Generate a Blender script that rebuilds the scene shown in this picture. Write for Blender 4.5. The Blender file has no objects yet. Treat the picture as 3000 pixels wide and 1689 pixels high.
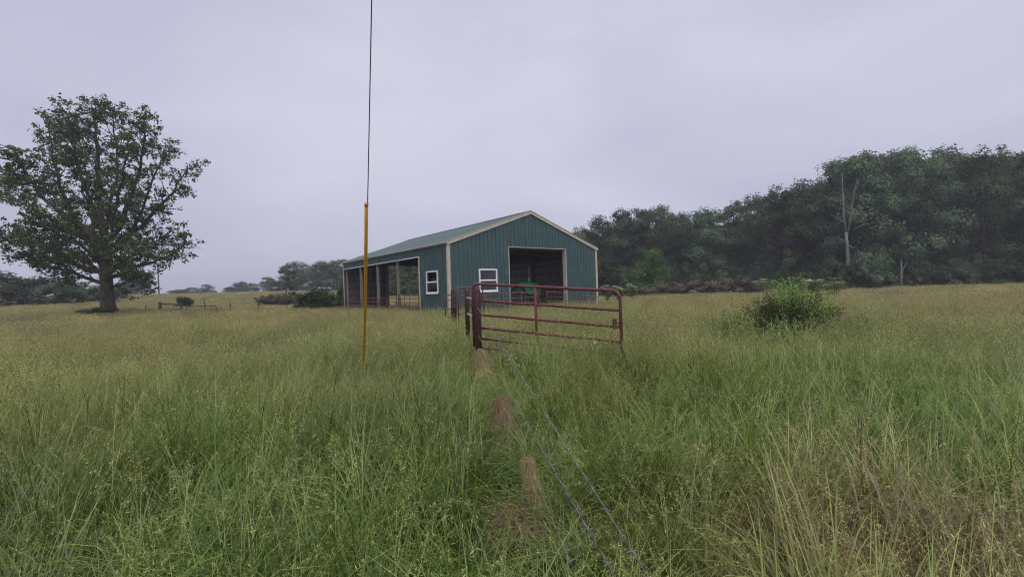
import bpy, math, random
import numpy as np
from mathutils import Vector, Matrix, Euler

random.seed(7)
RNG = np.random.default_rng(7)
S = bpy.context.scene
COL = S.collection

# ------------------------------------------------------------------ camera
FPX, ROLL, PITCH, HC = 1370.0, 0.0319, 0.0049, 1.6      # focal length in photo pixels (3000 wide), metres
cam_d = bpy.data.cameras.new('camera')
cam_d.sensor_width = 36.0
cam_d.lens = FPX / 3000 * 36.0
cam_d.clip_start = 0.05
cam_d.clip_end = 3000
cam = bpy.data.objects.new('camera', cam_d)
COL.objects.link(cam)
_cp, _sp, _c, _s = math.cos(PITCH), math.sin(PITCH), math.cos(ROLL), math.sin(ROLL)
_R, _U, _F = Vector((1, 0, 0)), Vector((0, -_sp, _cp)), Vector((0, _cp, _sp))
_r, _u = _R * _c - _U * _s, _R * _s + _U * _c
cam.matrix_world = Matrix(((_r.x, _u.x, -_F.x, 0), (_r.y, _u.y, -_F.y, 0), (_r.z, _u.z, -_F.z, HC), (0, 0, 0, 1)))
S.camera = cam

# ------------------------------------------------------------------ sky and sun (overcast)
SUN_EL, SUN_AZ = math.radians(60), math.radians(160)      # azimuth clockwise from +Y
world = bpy.data.worlds.new('World')
S.world = world
world.use_nodes = True
wn, wl = world.node_tree.nodes, world.node_tree.links
wn.clear()
w_out = wn.new('ShaderNodeOutputWorld')
w_bg = wn.new('ShaderNodeBackground')
w_bg.inputs['Strength'].default_value = 0.1
sky = wn.new('ShaderNodeTexSky')
sky.sky_type = 'NISHITA'
sky.sun_disc = False
sky.sun_elevation = SUN_EL
sky.sun_rotation = SUN_AZ
sky.dust_density = 3.0
tc = wn.new('ShaderNodeTexCoord')
mp = wn.new('ShaderNodeMapping')
mp.inputs['Scale'].default_value = (1.0, 1.0, 2.6)
mp.inputs['Rotation'].default_value = (0.0, 0.12, 0.4)
mp.inputs['Location'].default_value = (3.164, -2.979, -6.061)
nz = wn.new('ShaderNodeTexNoise')
nz.inputs['Scale'].default_value = 1.7
nz.inputs['Detail'].default_value = 5.0
nz.inputs['Roughness'].default_value = 0.42
nz.inputs['Distortion'].default_value = 0.5
rp = wn.new('ShaderNodeValToRGB')
rp.color_ramp.elements[0].position = 0.28
rp.color_ramp.elements[0].color = (3.75, 3.77, 4.85, 1)
rp.color_ramp.elements[1].position = 0.72
rp.color_ramp.elements[1].color = (4.95, 4.89, 5.85, 1)
mx = wn.new('ShaderNodeMix')
mx.data_type = 'RGBA'
mx.inputs[0].default_value = 0.94
wl.new(tc.outputs['Generated'], mp.inputs['Vector'])
wl.new(mp.outputs['Vector'], nz.inputs['Vector'])
wl.new(nz.outputs['Fac'], rp.inputs['Fac'])
wl.new(sky.outputs['Color'], mx.inputs[6])
wl.new(rp.outputs['Color'], mx.inputs[7])
wl.new(mx.outputs[2], w_bg.inputs['Color'])
wl.new(w_bg.outputs['Background'], w_out.inputs['Surface'])

sun_d = bpy.data.lights.new('sun', 'SUN')
sun_d.energy = 1.5
sun_d.angle = math.radians(60)
sun_d.color = (1.0, 0.97, 0.93)
sun = bpy.data.objects.new('sun', sun_d)
COL.objects.link(sun)
_sd = Vector((math.sin(SUN_AZ) * math.cos(SUN_EL), math.cos(SUN_AZ) * math.cos(SUN_EL), math.sin(SUN_EL)))
sun.rotation_euler = _sd.to_track_quat('Z', 'Y').to_euler()
sun.location = _sd * 60

vs = S.view_settings
vs.view_transform = 'Standard'
vs.look = 'None'
vs.exposure = 0.50
vs.gamma = 1.0
vs.use_curve_mapping = False
S.render.engine = 'CYCLES'
S.cycles.max_bounces = 4
S.cycles.diffuse_bounces = 2
S.cycles.use_adaptive_sampling = True
S.cycles.adaptive_threshold = 0.03
world.cycles.sampling_method = 'MANUAL'
world.cycles.sample_map_resolution = 128
S.cycles.volume_bounces = 0
S.cycles.glossy_bounces = 2
S.cycles.transmission_bounces = 3
S.cycles.transparent_max_bounces = 8
S.cycles.caustics_reflective = False
S.cycles.caustics_refractive = False
S.cycles.use_denoising = True
S.cycles.denoiser = 'OPENIMAGEDENOISE'
S.cycles.denoising_input_passes = 'RGB_ALBEDO_NORMAL'
S.cycles.denoising_prefilter = 'NONE'
S.cycles.pixel_filter_type = 'BLACKMAN_HARRIS'
S.cycles.filter_width = 1.1
S.render.film_transparent = False

# ------------------------------------------------------------------ photo pixel -> place
def ray(px, py):
    rx, ry = px - 1500.0, py - 844.5
    ix, iy = rx * _c - ry * _s, rx * _s + ry * _c
    u = -iy / FPX
    return Vector((ix / FPX, _cp - _sp * u, _sp + _cp * u))

def at(px, py, Y):
    d = ray(px, py)
    return d * (Y / d.y) + Vector((0, 0, HC))

_ph = np.random.default_rng(3).uniform(0, 6.28, (6, 3))
def wob(x, y, k, i=0):
    """smooth world-space noise in about -1..1"""
    a = 0
    for j, (m, ang) in enumerate(((1.0, 0.3), (1.7, 1.9), (2.9, 3.3), (0.6, 4.4))):
        p = _ph[(i + j) % 6]
        a = a + np.sin(k * m * (x * math.cos(ang) + y * math.sin(ang)) + p[0] + 1.3 * np.sin(k * m * .7 * (y * math.cos(ang) - x * math.sin(ang)) + p[1])) / (1 + .5 * j)
    return a / 2.1

def ground_z(x, y):
    x = np.asarray(x, float); y = np.asarray(y, float)
    q = 0.8 * y - 0.6 * x
    t = np.clip((q - 42) / 130, 0, 1)
    h = 3.3 * t * t * (3 - 2 * t) + 0.38 * np.exp(-(((x + 35) / 12) ** 2 + ((y - 40) / 9) ** 2)) - np.clip(q - 185, 0, 400) * 0.03
    near = np.clip((np.hypot(x, y) - 12) / 40, 0, 1)
    return h + near * 0.10 * wob(x, y, 0.12, 1) * np.clip(q / 30 - .4, 0, 1)

def gz(x, y):
    return float(ground_z(x, y))

# ------------------------------------------------------------------ materials
MATS = {}
def new_mat(name):
    m = bpy.data.materials.new(name)
    m.use_nodes = True
    n, l = m.node_tree.nodes, m.node_tree.links
    return m, n, l, n['Principled BSDF']

def surf(name, c1, c2, rough=0.6, scale=6.0, detail=5.0, metal=0.0, bump=0.0, bscale=None, stretch=(1, 1, 1), spec=0.4, lo=0.35, hi=0.65, coords='Object', c3=None, c3scale=1.0, c3lo=.5, c3hi=.7):
    """paint, wood, metal: two tones mixed by noise, an optional third in larger patches, fine relief"""
    m, n, l, b = new_mat(name)
    t = n.new('ShaderNodeTexCoord'); mp = n.new('ShaderNodeMapping')
    mp.inputs['Scale'].default_value = stretch
    z = n.new('ShaderNodeTexNoise'); z.inputs['Scale'].default_value = scale; z.inputs['Detail'].default_value = detail
    r = n.new('ShaderNodeValToRGB')
    r.color_ramp.elements[0].position = lo; r.color_ramp.elements[0].color = (*c1, 1)
    r.color_ramp.elements[1].position = hi; r.color_ramp.elements[1].color = (*c2, 1)
    l.new(t.outputs[coords], mp.inputs['Vector']); l.new(mp.outputs['Vector'], z.inputs['Vector']); l.new(z.outputs['Fac'], r.inputs['Fac'])
    src = r.outputs['Color']
    if c3:
        z3 = n.new('ShaderNodeTexNoise'); z3.inputs['Scale'].default_value = c3scale; z3.inputs['Detail'].default_value = 6
        l.new(t.outputs[coords], z3.inputs['Vector'])
        r3 = n.new('ShaderNodeMapRange'); r3.inputs[1].default_value = c3lo; r3.inputs[2].default_value = c3hi
        l.new(z3.outputs['Fac'], r3.inputs[0])
        x = n.new('ShaderNodeMix'); x.data_type = 'RGBA'
        l.new(r3.outputs[0], x.inputs[0]); l.new(src, x.inputs[6]); x.inputs[7].default_value = (*c3, 1)
        src = x.outputs[2]
    l.new(src, b.inputs['Base Color'])
    b.inputs['Roughness'].default_value = rough
    b.inputs['Metallic'].default_value = metal
    b.inputs['Specular IOR Level'].default_value = spec
    if bump:
        zb = n.new('ShaderNodeTexNoise'); zb.inputs['Scale'].default_value = bscale or scale * 3; zb.inputs['Detail'].default_value = 4
        l.new(mp.outputs['Vector'], zb.inputs['Vector'])
        bp = n.new('ShaderNodeBump'); bp.inputs['Strength'].default_value = bump; bp.inputs['Distance'].default_value = 0.02
        l.new(zb.outputs['Fac'], bp.inputs['Height']); l.new(bp.outputs['Normal'], b.inputs['Normal'])
    MATS[name] = m
    return m

def plant_mat(name, dark, light, third=None, trans=0.3, third_lo=0.9):
    """leaf: the vertex attribute 'tint' picks the tone, the object's own random number shifts it"""
    m, n, l, b = new_mat(name)
    n.remove(b)
    out = n['Material Output']
    a = n.new('ShaderNodeAttribute'); a.attribute_name = 'tint'
    r = n.new('ShaderNodeValToRGB')
    r.color_ramp.elements[0].position = 0.0; r.color_ramp.elements[0].color = (*dark, 1)
    r.color_ramp.elements[1].position = 0.85 if third else 1.0; r.color_ramp.elements[1].color = (*light, 1)
    if third:
        e = r.color_ramp.elements.new(third_lo); e.color = (*third, 1)
    oi = n.new('ShaderNodeObjectInfo')
    mr = n.new('ShaderNodeMapRange'); mr.inputs[3].default_value = 0.62; mr.inputs[4].default_value = 1.4
    hs = n.new('ShaderNodeHueSaturation')
    mh = n.new('ShaderNodeMapRange'); mh.inputs[3].default_value = 0.475; mh.inputs[4].default_value = 0.52
    l.new(a.outputs['Fac'], r.inputs['Fac']); l.new(r.outputs['Color'], hs.inputs['Color'])
    l.new(oi.outputs['Random'], mr.inputs[0]); l.new(mr.outputs[0], hs.inputs['Value'])
    l.new(oi.outputs['Random'], mh.inputs[0]); l.new(mh.outputs[0], hs.inputs['Hue'])
    d = n.new('ShaderNodeBsdfDiffuse'); t = n.new('ShaderNodeBsdfTranslucent'); mx = n.new('ShaderNodeMixShader')
    mx.inputs[0].default_value = trans
    l.new(hs.outputs['Color'], d.inputs['Color']); l.new(hs.outputs['Color'], t.inputs['Color'])
    l.new(d.outputs[0], mx.inputs[1]); l.new(t.outputs[0], mx.inputs[2]); l.new(mx.outputs[0], out.inputs['Surface'])
    MATS[name] = m
    return m

def grass_mat():
    """'c': 0 green leaf .. 1 seed head; 'tint': per blade; instance attributes 'dry' and 'lum': the patch it grows in"""
    m, n, l, b = new_mat('grass_blade')
    n.remove(b)
    out = n['Material Output']
    def attr(nm, ty='GEOMETRY'):
        a = n.new('ShaderNodeAttribute'); a.attribute_name = nm; a.attribute_type = ty; return a.outputs['Fac']
    def mix(f, A, B):
        x = n.new('ShaderNodeMix'); x.data_type = 'RGBA'
        for i, v in ((0, f), (6, A), (7, B)):
            if isinstance(v, (tuple, float)): x.inputs[i].default_value = (*v, 1) if isinstance(v, tuple) else v
            else: l.new(v, x.inputs[i])
        return x.outputs[2]
    tint, c, dry, lum = attr('tint'), attr('c'), attr('dry', 'INSTANCER'), attr('lum', 'INSTANCER')
    leaf = mix(tint, GREEN_A, GREEN_B)
    leafdry = mix(tint, DRYLEAF_A, DRYLEAF_B)
    mr = n.new('ShaderNodeMapRange'); mr.inputs[1].default_value = .68; l.new(dry, mr.inputs[0])
    leafdry = mix(mr.outputs[0], leafdry, mix(tint, (0.115, 0.078, 0.042), (0.31, 0.225, 0.125)))
    seed = mix(tint, SEED_A, SEED_B)
    base = mix(c, mix(dry, leaf, leafdry), mix(dry, seed, SEED_DRY))
    v = n.new('ShaderNodeVectorMath'); v.operation = 'SCALE'
    l.new(base, v.inputs[0]); l.new(lum, v.inputs['Scale'])
    d = n.new('ShaderNodeBsdfDiffuse'); t = n.new('ShaderNodeBsdfTranslucent'); mx = n.new('ShaderNodeMixShader')
    mx.inputs[0].default_value = 0.3
    g = n.new('ShaderNodeBsdfGlossy'); g.inputs['Roughness'].default_value = 0.45; g.inputs['Color'].default_value = (1, 1, 1, 1)
    mg = n.new('ShaderNodeMixShader'); mg.inputs[0].default_value = 0.045
    l.new(v.outputs[0], d.inputs['Color']); l.new(v.outputs[0], t.inputs['Color'])
    l.new(d.outputs[0], mx.inputs[1]); l.new(t.outputs[0], mx.inputs[2])
    l.new(mx.outputs[0], mg.inputs[1]); l.new(g.outputs[0], mg.inputs[2]); l.new(mg.outputs[0], out.inputs['Surface'])
    MATS['grass_blade'] = m

GREEN_A, GREEN_B = (0.055, 0.115, 0.014), (0.255, 0.37, 0.065)
DRYLEAF_A, DRYLEAF_B = (0.135, 0.145, 0.026), (0.35, 0.33, 0.085)
SEED_A, SEED_B, SEED_DRY = (0.21, 0.25, 0.065), (0.42, 0.43, 0.165), (0.43, 0.375, 0.15)
grass_mat()

surf('barn_green', (0.037, 0.076, 0.076), (0.049, 0.096, 0.096), rough=0.5, scale=3.0, stretch=(1.5, 1.5, 0.25), c3=(0.080, 0.128, 0.128), c3scale=1.3, c3lo=.52, c3hi=.9, bump=0.05)
surf('roof_green', (0.058, 0.100, 0.102), (0.078, 0.122, 0.124), rough=0.5, scale=2.0, stretch=(3, .3, 1), spec=0.5)
surf('sheet_inside', (0.15, 0.15, 0.17), (0.22, 0.22, 0.25), rough=0.42, scale=2.0, stretch=(2, 2, .4), spec=0.5, metal=0.7, c3=(0.16, 0.13, 0.11), c3scale=1.1, c3lo=.55, c3hi=.85)
surf('beige_trim', (0.44, 0.39, 0.32), (0.53, 0.48, 0.40), rough=0.5, scale=3.0, stretch=(2, 2, .5), bump=0.03)
surf('white_trim', (0.62, 0.62, 0.62), (0.76, 0.76, 0.76), rough=0.5, scale=5.0)
surf('vinyl', (0.76, 0.77, 0.80), (0.85, 0.86, 0.88), rough=0.35, scale=4.0)
surf('post_wood', (0.17, 0.14, 0.11), (0.33, 0.29, 0.25), rough=0.85, scale=5.0, stretch=(6, 6, .5), bump=0.4)
surf('girt_wood', (0.10, 0.085, 0.07), (0.20, 0.17, 0.14), rough=0.85, scale=4.0, stretch=(.6, 6, 6), bump=0.3)
surf('dirt_floor', (0.10, 0.08, 0.06), (0.19, 0.155, 0.12), rough=0.95, scale=1.6, bump=0.4)
surf('red_paint', (0.095, 0.022, 0.026), (0.165, 0.046, 0.050), rough=0.5, scale=9.0, c3=(0.10, 0.055, 0.045), c3scale=3.5, c3lo=.55, c3hi=.72, bump=0.12, spec=.35)
surf('faded_red_paint', (0.15, 0.045, 0.042), (0.26, 0.095, 0.085), rough=0.65, scale=7.0, c3=(0.13, 0.075, 0.055), c3scale=3.0, c3lo=.48, c3hi=.7, bump=0.1)
surf('brown_post_paint', (0.034, 0.017, 0.019), (0.075, 0.032, 0.034), rough=0.6, scale=8.0, c3=(0.11, 0.06, 0.045), c3scale=4.0, c3lo=.6, c3hi=.8, bump=0.2)
surf('galvanised', (0.28, 0.28, 0.30), (0.42, 0.42, 0.45), rough=0.5, scale=12.0, metal=0.3, spec=.5)
surf('wire_steel', (0.125, 0.13, 0.11), (0.29, 0.295, 0.255), rough=0.7, scale=14.0, metal=0.0, spec=.25, c3=(.07,.055,.045), c3scale=3, c3lo=.5, c3hi=.75)
surf('guy_strand', (0.055, 0.055, 0.075), (0.12, 0.12, 0.15), rough=0.5, scale=40.0, metal=0.3)
surf('yellow_plastic', (0.50, 0.25, 0.02), (0.63, 0.34, 0.035), rough=0.45, scale=5.0, stretch=(8, 8, .6), c3=(0.36, 0.20, 0.05), c3scale=2.2, c3lo=.5, c3hi=.8)
surf('tractor_green', (0.015, 0.16, 0.045), (0.025, 0.22, 0.065), rough=0.35, scale=4.0, spec=.5)
surf('tyre_rubber', (0.018, 0.018, 0.018), (0.05, 0.045, 0.04), rough=0.9, scale=7.0, bump=.3)
surf('tractor_yellow', (0.55, 0.38, 0.02), (0.65, 0.46, 0.04), rough=0.4, scale=4.0)
surf('seat_black', (0.015, 0.015, 0.015), (0.03, 0.03, 0.03), rough=0.6, scale=6.0)
surf('oak_bark', (0.032, 0.027, 0.024), (0.085, 0.073, 0.062), rough=0.95, scale=3.0, stretch=(3, 3, .6), bump=0.9, bscale=9, spec=.1)
surf('bark', (0.05, 0.043, 0.038), (0.11, 0.098, 0.085), rough=0.95, scale=3.0, stretch=(3, 3, .5), bump=0.6, spec=.1)
surf('bleached_wood', (0.11, 0.105, 0.105), (0.22, 0.21, 0.205), rough=0.9, scale=2.5, stretch=(3, 3, .4), bump=0.4, spec=.15)
surf('weathered_wood', (0.07, 0.055, 0.042), (0.15, 0.12, 0.10), rough=0.95, scale=5.0, stretch=(4, 4, .6), bump=0.4, spec=.1)
surf('stem_brown', (0.07, 0.05, 0.035), (0.13, 0.10, 0.06), rough=0.9, scale=6.0, spec=.1)
surf('stem_green', (0.10, 0.14, 0.05), (0.15, 0.19, 0.08), rough=0.8, scale=6.0, spec=.2)
surf('rust', (0.06, 0.03, 0.02), (0.13, 0.07, 0.045), rough=0.9, scale=10.0, spec=.2)
plant_mat('oak_leaf', (0.050, 0.078, 0.026), (0.150, 0.205, 0.068), third=(0.13, 0.10, 0.06), third_lo=0.97)
plant_mat('forest_leaf', (0.058, 0.086, 0.048), (0.150, 0.200, 0.105))
plant_mat('forest_leaf_warm', (0.070, 0.090, 0.044), (0.170, 0.200, 0.092))
plant_mat('light_leaf', (0.055, 0.105, 0.025), (0.13, 0.21, 0.055))
plant_mat('shrub_dark_leaf', (0.028, 0.048, 0.020), (0.075, 0.105, 0.042), third=(0.12, 0.10, 0.055), third_lo=.95)
plant_mat('shrub_bright_leaf', (0.13, 0.23, 0.06), (0.26, 0.40, 0.13))
plant_mat('bramble_leaf', (0.085, 0.072, 0.058), (0.165, 0.145, 0.105), third=(0.12, 0.16, 0.065), third_lo=.88, trans=.15)
plant_mat('elder_leaf', (0.10, 0.155, 0.055), (0.21, 0.28, 0.115))
plant_mat('weed_leaf', (0.10, 0.17, 0.045), (0.25, 0.34, 0.12))
plant_mat('elder_flower', (0.30, 0.34, 0.21), (0.50, 0.53, 0.37), trans=.2)
plant_mat('dead_grass', (0.30, 0.21, 0.12), (0.62, 0.475, 0.30), third=(0.25, 0.15, 0.085), third_lo=.95, trans=.25)
plant_mat('pennycress', (0.20, 0.26, 0.10), (0.36, 0.40, 0.20), trans=.3)
plant_mat('vine_dark', (0.03, 0.035, 0.02), (0.06, 0.07, 0.035), trans=.1)

def glass_mat():
    m, n, l, b = new_mat('window_glass')
    n.remove(b)
    out = n['Material Output']
    f = n.new('ShaderNodeFresnel'); f.inputs['IOR'].default_value = 1.5
    t = n.new('ShaderNodeBsdfTransparent'); t.inputs['Color'].default_value = (0.72, 0.75, 0.76, 1)
    g = n.new('ShaderNodeBsdfGlossy'); g.inputs['Roughness'].default_value = 0.02
    mx = n.new('ShaderNodeMixShader')
    l.new(f.outputs[0], mx.inputs[0]); l.new(t.outputs[0], mx.inputs[1]); l.new(g.outputs[0], mx.inputs[2]); l.new(mx.outputs[0], out.inputs['Surface'])
    MATS['window_glass'] = m
glass_mat()

def ground_mat():
    m, n, l, b = new_mat('meadow_soil')
    t = n.new('ShaderNodeTexCoord')
    def noise(s, d=5):
        z = n.new('ShaderNodeTexNoise'); z.inputs['Scale'].default_value = s; z.inputs['Detail'].default_value = d
        l.new(t.outputs['Object'], z.inputs['Vector']); return z
    a, c = noise(9.0, 8), noise(0.08, 4)
    r = n.new('ShaderNodeValToRGB')
    r.color_ramp.elements[0].position = .35; r.color_ramp.elements[0].color = (0.085, 0.095, 0.032, 1)
    r.color_ramp.elements[1].position = .68; r.color_ramp.elements[1].color = (0.20, 0.19, 0.085, 1)
    l.new(a.outputs['Fac'], r.inputs['Fac'])
    r2 = n.new('ShaderNodeValToRGB')
    r2.color_ramp.elements[0].position = .35; r2.color_ramp.elements[0].color = (.8, .95, .75, 1)
    r2.color_ramp.elements[1].position = .65; r2.color_ramp.elements[1].color = (1.15, 1.05, 1.0, 1)
    l.new(c.outputs['Fac'], r2.inputs['Fac'])
    x = n.new('ShaderNodeMix'); x.data_type = 'RGBA'; x.blend_type = 'MULTIPLY'; x.inputs[0].default_value = 1
    l.new(r.outputs['Color'], x.inputs[6]); l.new(r2.outputs['Color'], x.inputs[7]); l.new(x.outputs[2], b.inputs['Base Color'])
    b.inputs['Roughness'].default_value = 1.0; b.inputs['Specular IOR Level'].default_value = 0.1
    bp = n.new('ShaderNodeBump'); bp.inputs['Strength'].default_value = .7; bp.inputs['Distance'].default_value = .12
    l.new(a.outputs['Fac'], bp.inputs['Height']); l.new(bp.outputs['Normal'], b.inputs['Normal'])
    MATS['meadow_soil'] = m
ground_mat()

# ------------------------------------------------------------------ builders
def tag(o, label=None, cat=None, group=None, kind=None):
    if label: o['label'] = label
    if cat: o['category'] = cat
    if group: o['group'] = group
    if kind: o['kind'] = kind
    return o

def empty(name, loc=(0, 0, 0), rz=0.0):
    o = bpy.data.objects.new(name, None)
    o.empty_display_size = 0.2
    COL.objects.link(o)
    o.location = loc
    o.rotation_euler = (0, 0, rz)
    return o

def link(name, me, parent=None, loc=None, rot=None):
    o = bpy.data.objects.new(name, me)
    COL.objects.link(o)
    if parent: o.parent = parent
    if loc is not None: o.location = loc
    if rot is not None: o.rotation_euler = rot
    return o

class MB:
    """collects boxes, bars and tubes into one mesh"""
    def __init__(s): s.v, s.f, s.m = [], [], []
    def poly(s, pts, mi=0):
        i = len(s.v); s.v += [tuple(p) for p in pts]; s.f.append(tuple(range(i, i + len(pts)))); s.m.append(mi)
    def box(s, a, b, mi=0):
        (x0, y0, z0), (x1, y1, z1) = a, b
        i = len(s.v)
        s.v += [(x0, y0, z0), (x1, y0, z0), (x1, y1, z0), (x0, y1, z0), (x0, y0, z1), (x1, y0, z1), (x1, y1, z1), (x0, y1, z1)]
        for q in ((0, 3, 2, 1), (4, 5, 6, 7), (0, 1, 5, 4), (1, 2, 6, 5), (2, 3, 7, 6), (3, 0, 4, 7)):
            s.f.append(tuple(i + k for k in q)); s.m.append(mi)
        return s
    def bar(s, p, q, w, h, up=(0, 0, 1), mi=0):
        p, q = Vector(p), Vector(q)
        d = (q - p).normalized(); r = d.cross(Vector(up))
        if r.length < 1e-4: r = d.cross(Vector((1, 0, 0)))
        r.normalize(); u = r.cross(d)
        i = len(s.v)
        for c in (p, q):
            for a, b in ((-1, -1), (1, -1), (1, 1), (-1, 1)):
                s.v.append(tuple(c + r * (a * w / 2) + u * (b * h / 2)))
        for k in ((0, 1, 2, 3), (7, 6, 5, 4), (0, 4, 5, 1), (1, 5, 6, 2), (2, 6, 7, 3), (3, 7, 4, 0)):
            s.f.append(tuple(i + j for j in k)); s.m.append(mi)
        return s
    def tube(s, path, radii, sides=8, mi=0, caps=True):
        path = [Vector(p) for p in path]
        if not hasattr(radii, '__len__'): radii = [radii] * len(path)
        i0 = len(s.v)
        ref = None
        for k, p in enumerate(path):
            d = (path[min(k + 1, len(path) - 1)] - path[max(k - 1, 0)])
            if d.length < 1e-9: d = Vector((0, 0, 1))
            d.normalize()
            if ref is None:
                ref = d.cross(Vector((0, 0, 1)))
                if ref.length < 1e-3: ref = d.cross(Vector((1, 0, 0)))
            r = ref - d * ref.dot(d)
            if r.length < 1e-5: r = d.orthogonal()
            r.normalize(); u = d.cross(r); ref = r
            for j in range(sides):
                a = 2 * math.pi * j / sides
                s.v.append(tuple(p + (r * math.cos(a) + u * math.sin(a)) * radii[k]))
        for k in range(len(path) - 1):
            for j in range(sides):
                a, b = i0 + k * sides + j, i0 + k * sides + (j + 1) % sides
                s.f.append((a, b, b + sides, a + sides)); s.m.append(mi)
        if caps:
            s.f.append(tuple(i0 + j for j in range(sides - 1, -1, -1))); s.m.append(mi)
            e = i0 + (len(path) - 1) * sides
            s.f.append(tuple(e + j for j in range(sides))); s.m.append(mi)
        return s
    def mesh(s, name, mats, smooth=False):
        me = bpy.data.meshes.new(name)
        me.from_pydata(s.v, [], s.f)
        for m in ([mats] if isinstance(mats, str) else mats): me.materials.append(MATS[m])
        if len(set(s.m)) > 1: me.polygons.foreach_set('material_index', s.m)
        if smooth: me.polygons.foreach_set('use_smooth', [True] * len(s.f))
        me.update()
        return me
    def build(s, name, mats, parent=None, smooth=False, loc=None, rot=None):
        return link(name, s.mesh(name, mats, smooth), parent, loc, rot)

def mesh_np(name, V, F, mats, attrs=None, mi=None, smooth=False):
    me = bpy.data.meshes.new(name)
    V = np.ascontiguousarray(V, np.float32).reshape(-1, 3); F = np.ascontiguousarray(F, np.int32)
    n, k = F.shape
    me.vertices.add(len(V)); me.vertices.foreach_set('co', V.ravel())
    me.loops.add(n * k); me.loops.foreach_set('vertex_index', F.ravel())
    me.polygons.add(n); me.polygons.foreach_set('loop_start', np.arange(n, dtype=np.int32) * k)
    for m in ([mats] if isinstance(mats, str) else mats): me.materials.append(MATS[m])
    if mi is not None: me.polygons.foreach_set('material_index', np.asarray(mi, np.int32))
    if smooth: me.polygons.foreach_set('use_smooth', np.ones(n, bool))
    for a, v in (attrs or {}).items():
        at_ = me.attributes.new(a, 'FLOAT', 'POINT'); at_.data.foreach_set('value', np.ascontiguousarray(v, np.float32))
    me.update(calc_edges=True)
    return me

def unit(v):
    return v / np.maximum(np.linalg.norm(v, axis=-1, keepdims=True), 1e-9)

def leaves(c, nrm, size, aspect=0.55, rng=RNG, tint=None):
    """one folded rhombus per leaf"""
    n = len(c)
    nrm = unit(nrm)
    d = unit(np.cross(nrm, rng.normal(size=(n, 3))))
    w = np.cross(nrm, d)
    s = np.asarray(size).reshape(-1, 1) * np.ones((n, 1))
    asp = aspect * rng.uniform(.75, 1.25, (n, 1))
    fold = nrm * s * rng.uniform(-.05, .22, (n, 1))
    V = np.stack([c - d * s * .5, c + w * s * asp * .5 + fold, c + d * s * .5 - nrm * s * .1, c - w * s * asp * .5 + fold], 1)
    F = np.arange(n * 4).reshape(n, 4)
    t = rng.uniform(0, 1, n) if tint is None else tint
    return V.reshape(-1, 3), F, np.repeat(t, 4)

def blades(base, az, length, th0, bend, width, K=4, rng=RNG, power=1.4, tipw=0.08):
    """curved tapering strips; returns verts, quads, centre line"""
    n = len(base)
    s = np.linspace(0, 1, K + 1)
    th = th0[:, None] + bend[:, None] * s[None, :] ** power
    seg = (length / K)[:, None]
    dr, dz = np.sin(th) * seg, np.cos(th) * seg
    r = np.concatenate([np.zeros((n, 1)), np.cumsum((dr[:, 1:] + dr[:, :-1]) / 2, 1)], 1)
    z = np.concatenate([np.zeros((n, 1)), np.cumsum((dz[:, 1:] + dz[:, :-1]) / 2, 1)], 1)
    d = np.stack([np.cos(az), np.sin(az), 0 * az], 1)
    side = rng.normal(0, .06, (n, 1)) * length[:, None] * s[None, :] ** 2
    p = np.stack([-np.sin(az), np.cos(az), 0 * az], 1)
    C = base[:, None, :] + d[:, None, :] * r[..., None] + p[:, None, :] * side[..., None]
    C[..., 2] += z
    tw = rng.uniform(-.9, .9, n)
    wd = p * np.cos(tw)[:, None] + np.array([0, 0, 1.0]) * np.sin(tw)[:, None] * .5 + d * np.sin(tw)[:, None] * .6
    w = width[:, None] * (tipw + (1 - tipw) * (1 - s[None, :] ** 1.6)) * .5
    V = np.stack([C - wd[:, None, :] * w[..., None], C + wd[:, None, :] * w[..., None]], 2)   # n,K+1,2,3
    i = (np.arange(n) * (K + 1) * 2)[:, None] + np.arange(K)[None, :] * 2
    F = np.stack([i, i + 1, i + 3, i + 2], -1).reshape(-1, 4)
    return V.reshape(-1, 3), F, C

def join(parts):
    V, F, T, Cc = [], [], [], []
    o = 0
    for v, f, t, c in parts:
        V.append(v); F.append(f + o); T.append(np.broadcast_to(t, (len(v),)) if np.ndim(t) == 0 else t)
        Cc.append(np.full(len(v), c) if np.ndim(c) == 0 else c); o += len(v)
    return np.concatenate(V), np.concatenate(F), np.concatenate(T), np.concatenate(Cc)

# ------------------------------------------------------------------ ground
def build_ground():
    e = np.concatenate([-np.geomspace(700, 40, 34), np.linspace(-38, 38, 77), np.geomspace(40, 700, 34)])
    ey = np.concatenate([np.linspace(-60, -6, 10), np.linspace(-5, 70, 101), np.geomspace(72, 800, 46)])
    X, Y = np.meshgrid(e, ey)
    Z = ground_z(X, Y) + 0.03 * wob(X, Y, 1.3, 2) - np.clip(np.hypot(X, Y) - 260, 0, 900) * 0.012
    V = np.stack([X, Y, Z], -1).reshape(-1, 3)
    nx = len(e)
    i = (np.arange(len(ey) - 1)[:, None] * nx + np.arange(nx - 1)[None, :]).ravel()
    F = np.stack([i, i + 1, i + 1 + nx, i + nx], 1)
    o = link('ground', mesh_np('ground', V, F, 'meadow_soil', smooth=True))
    tag(o, 'brown green meadow soil under the tall grass', kind='structure')
build_ground()

# ------------------------------------------------------------------ barn
BX, BY, BYAW, BW, BL, BE, BR = -3.684, 27.253, 0.6644, 12.84, 18.29, 4.60, 6.86
BARN_Z = 0.0
barn = empty('barn', (BX, BY, BARN_Z), BYAW)
tag(barn, 'green metal pole barn with beige trim and open doorway standing in the meadow', 'barn')

def ztop(x):
    return BE + (BR - BE) * (1 - abs(x - BW / 2) / (BW / 2)) - 0.03

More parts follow.
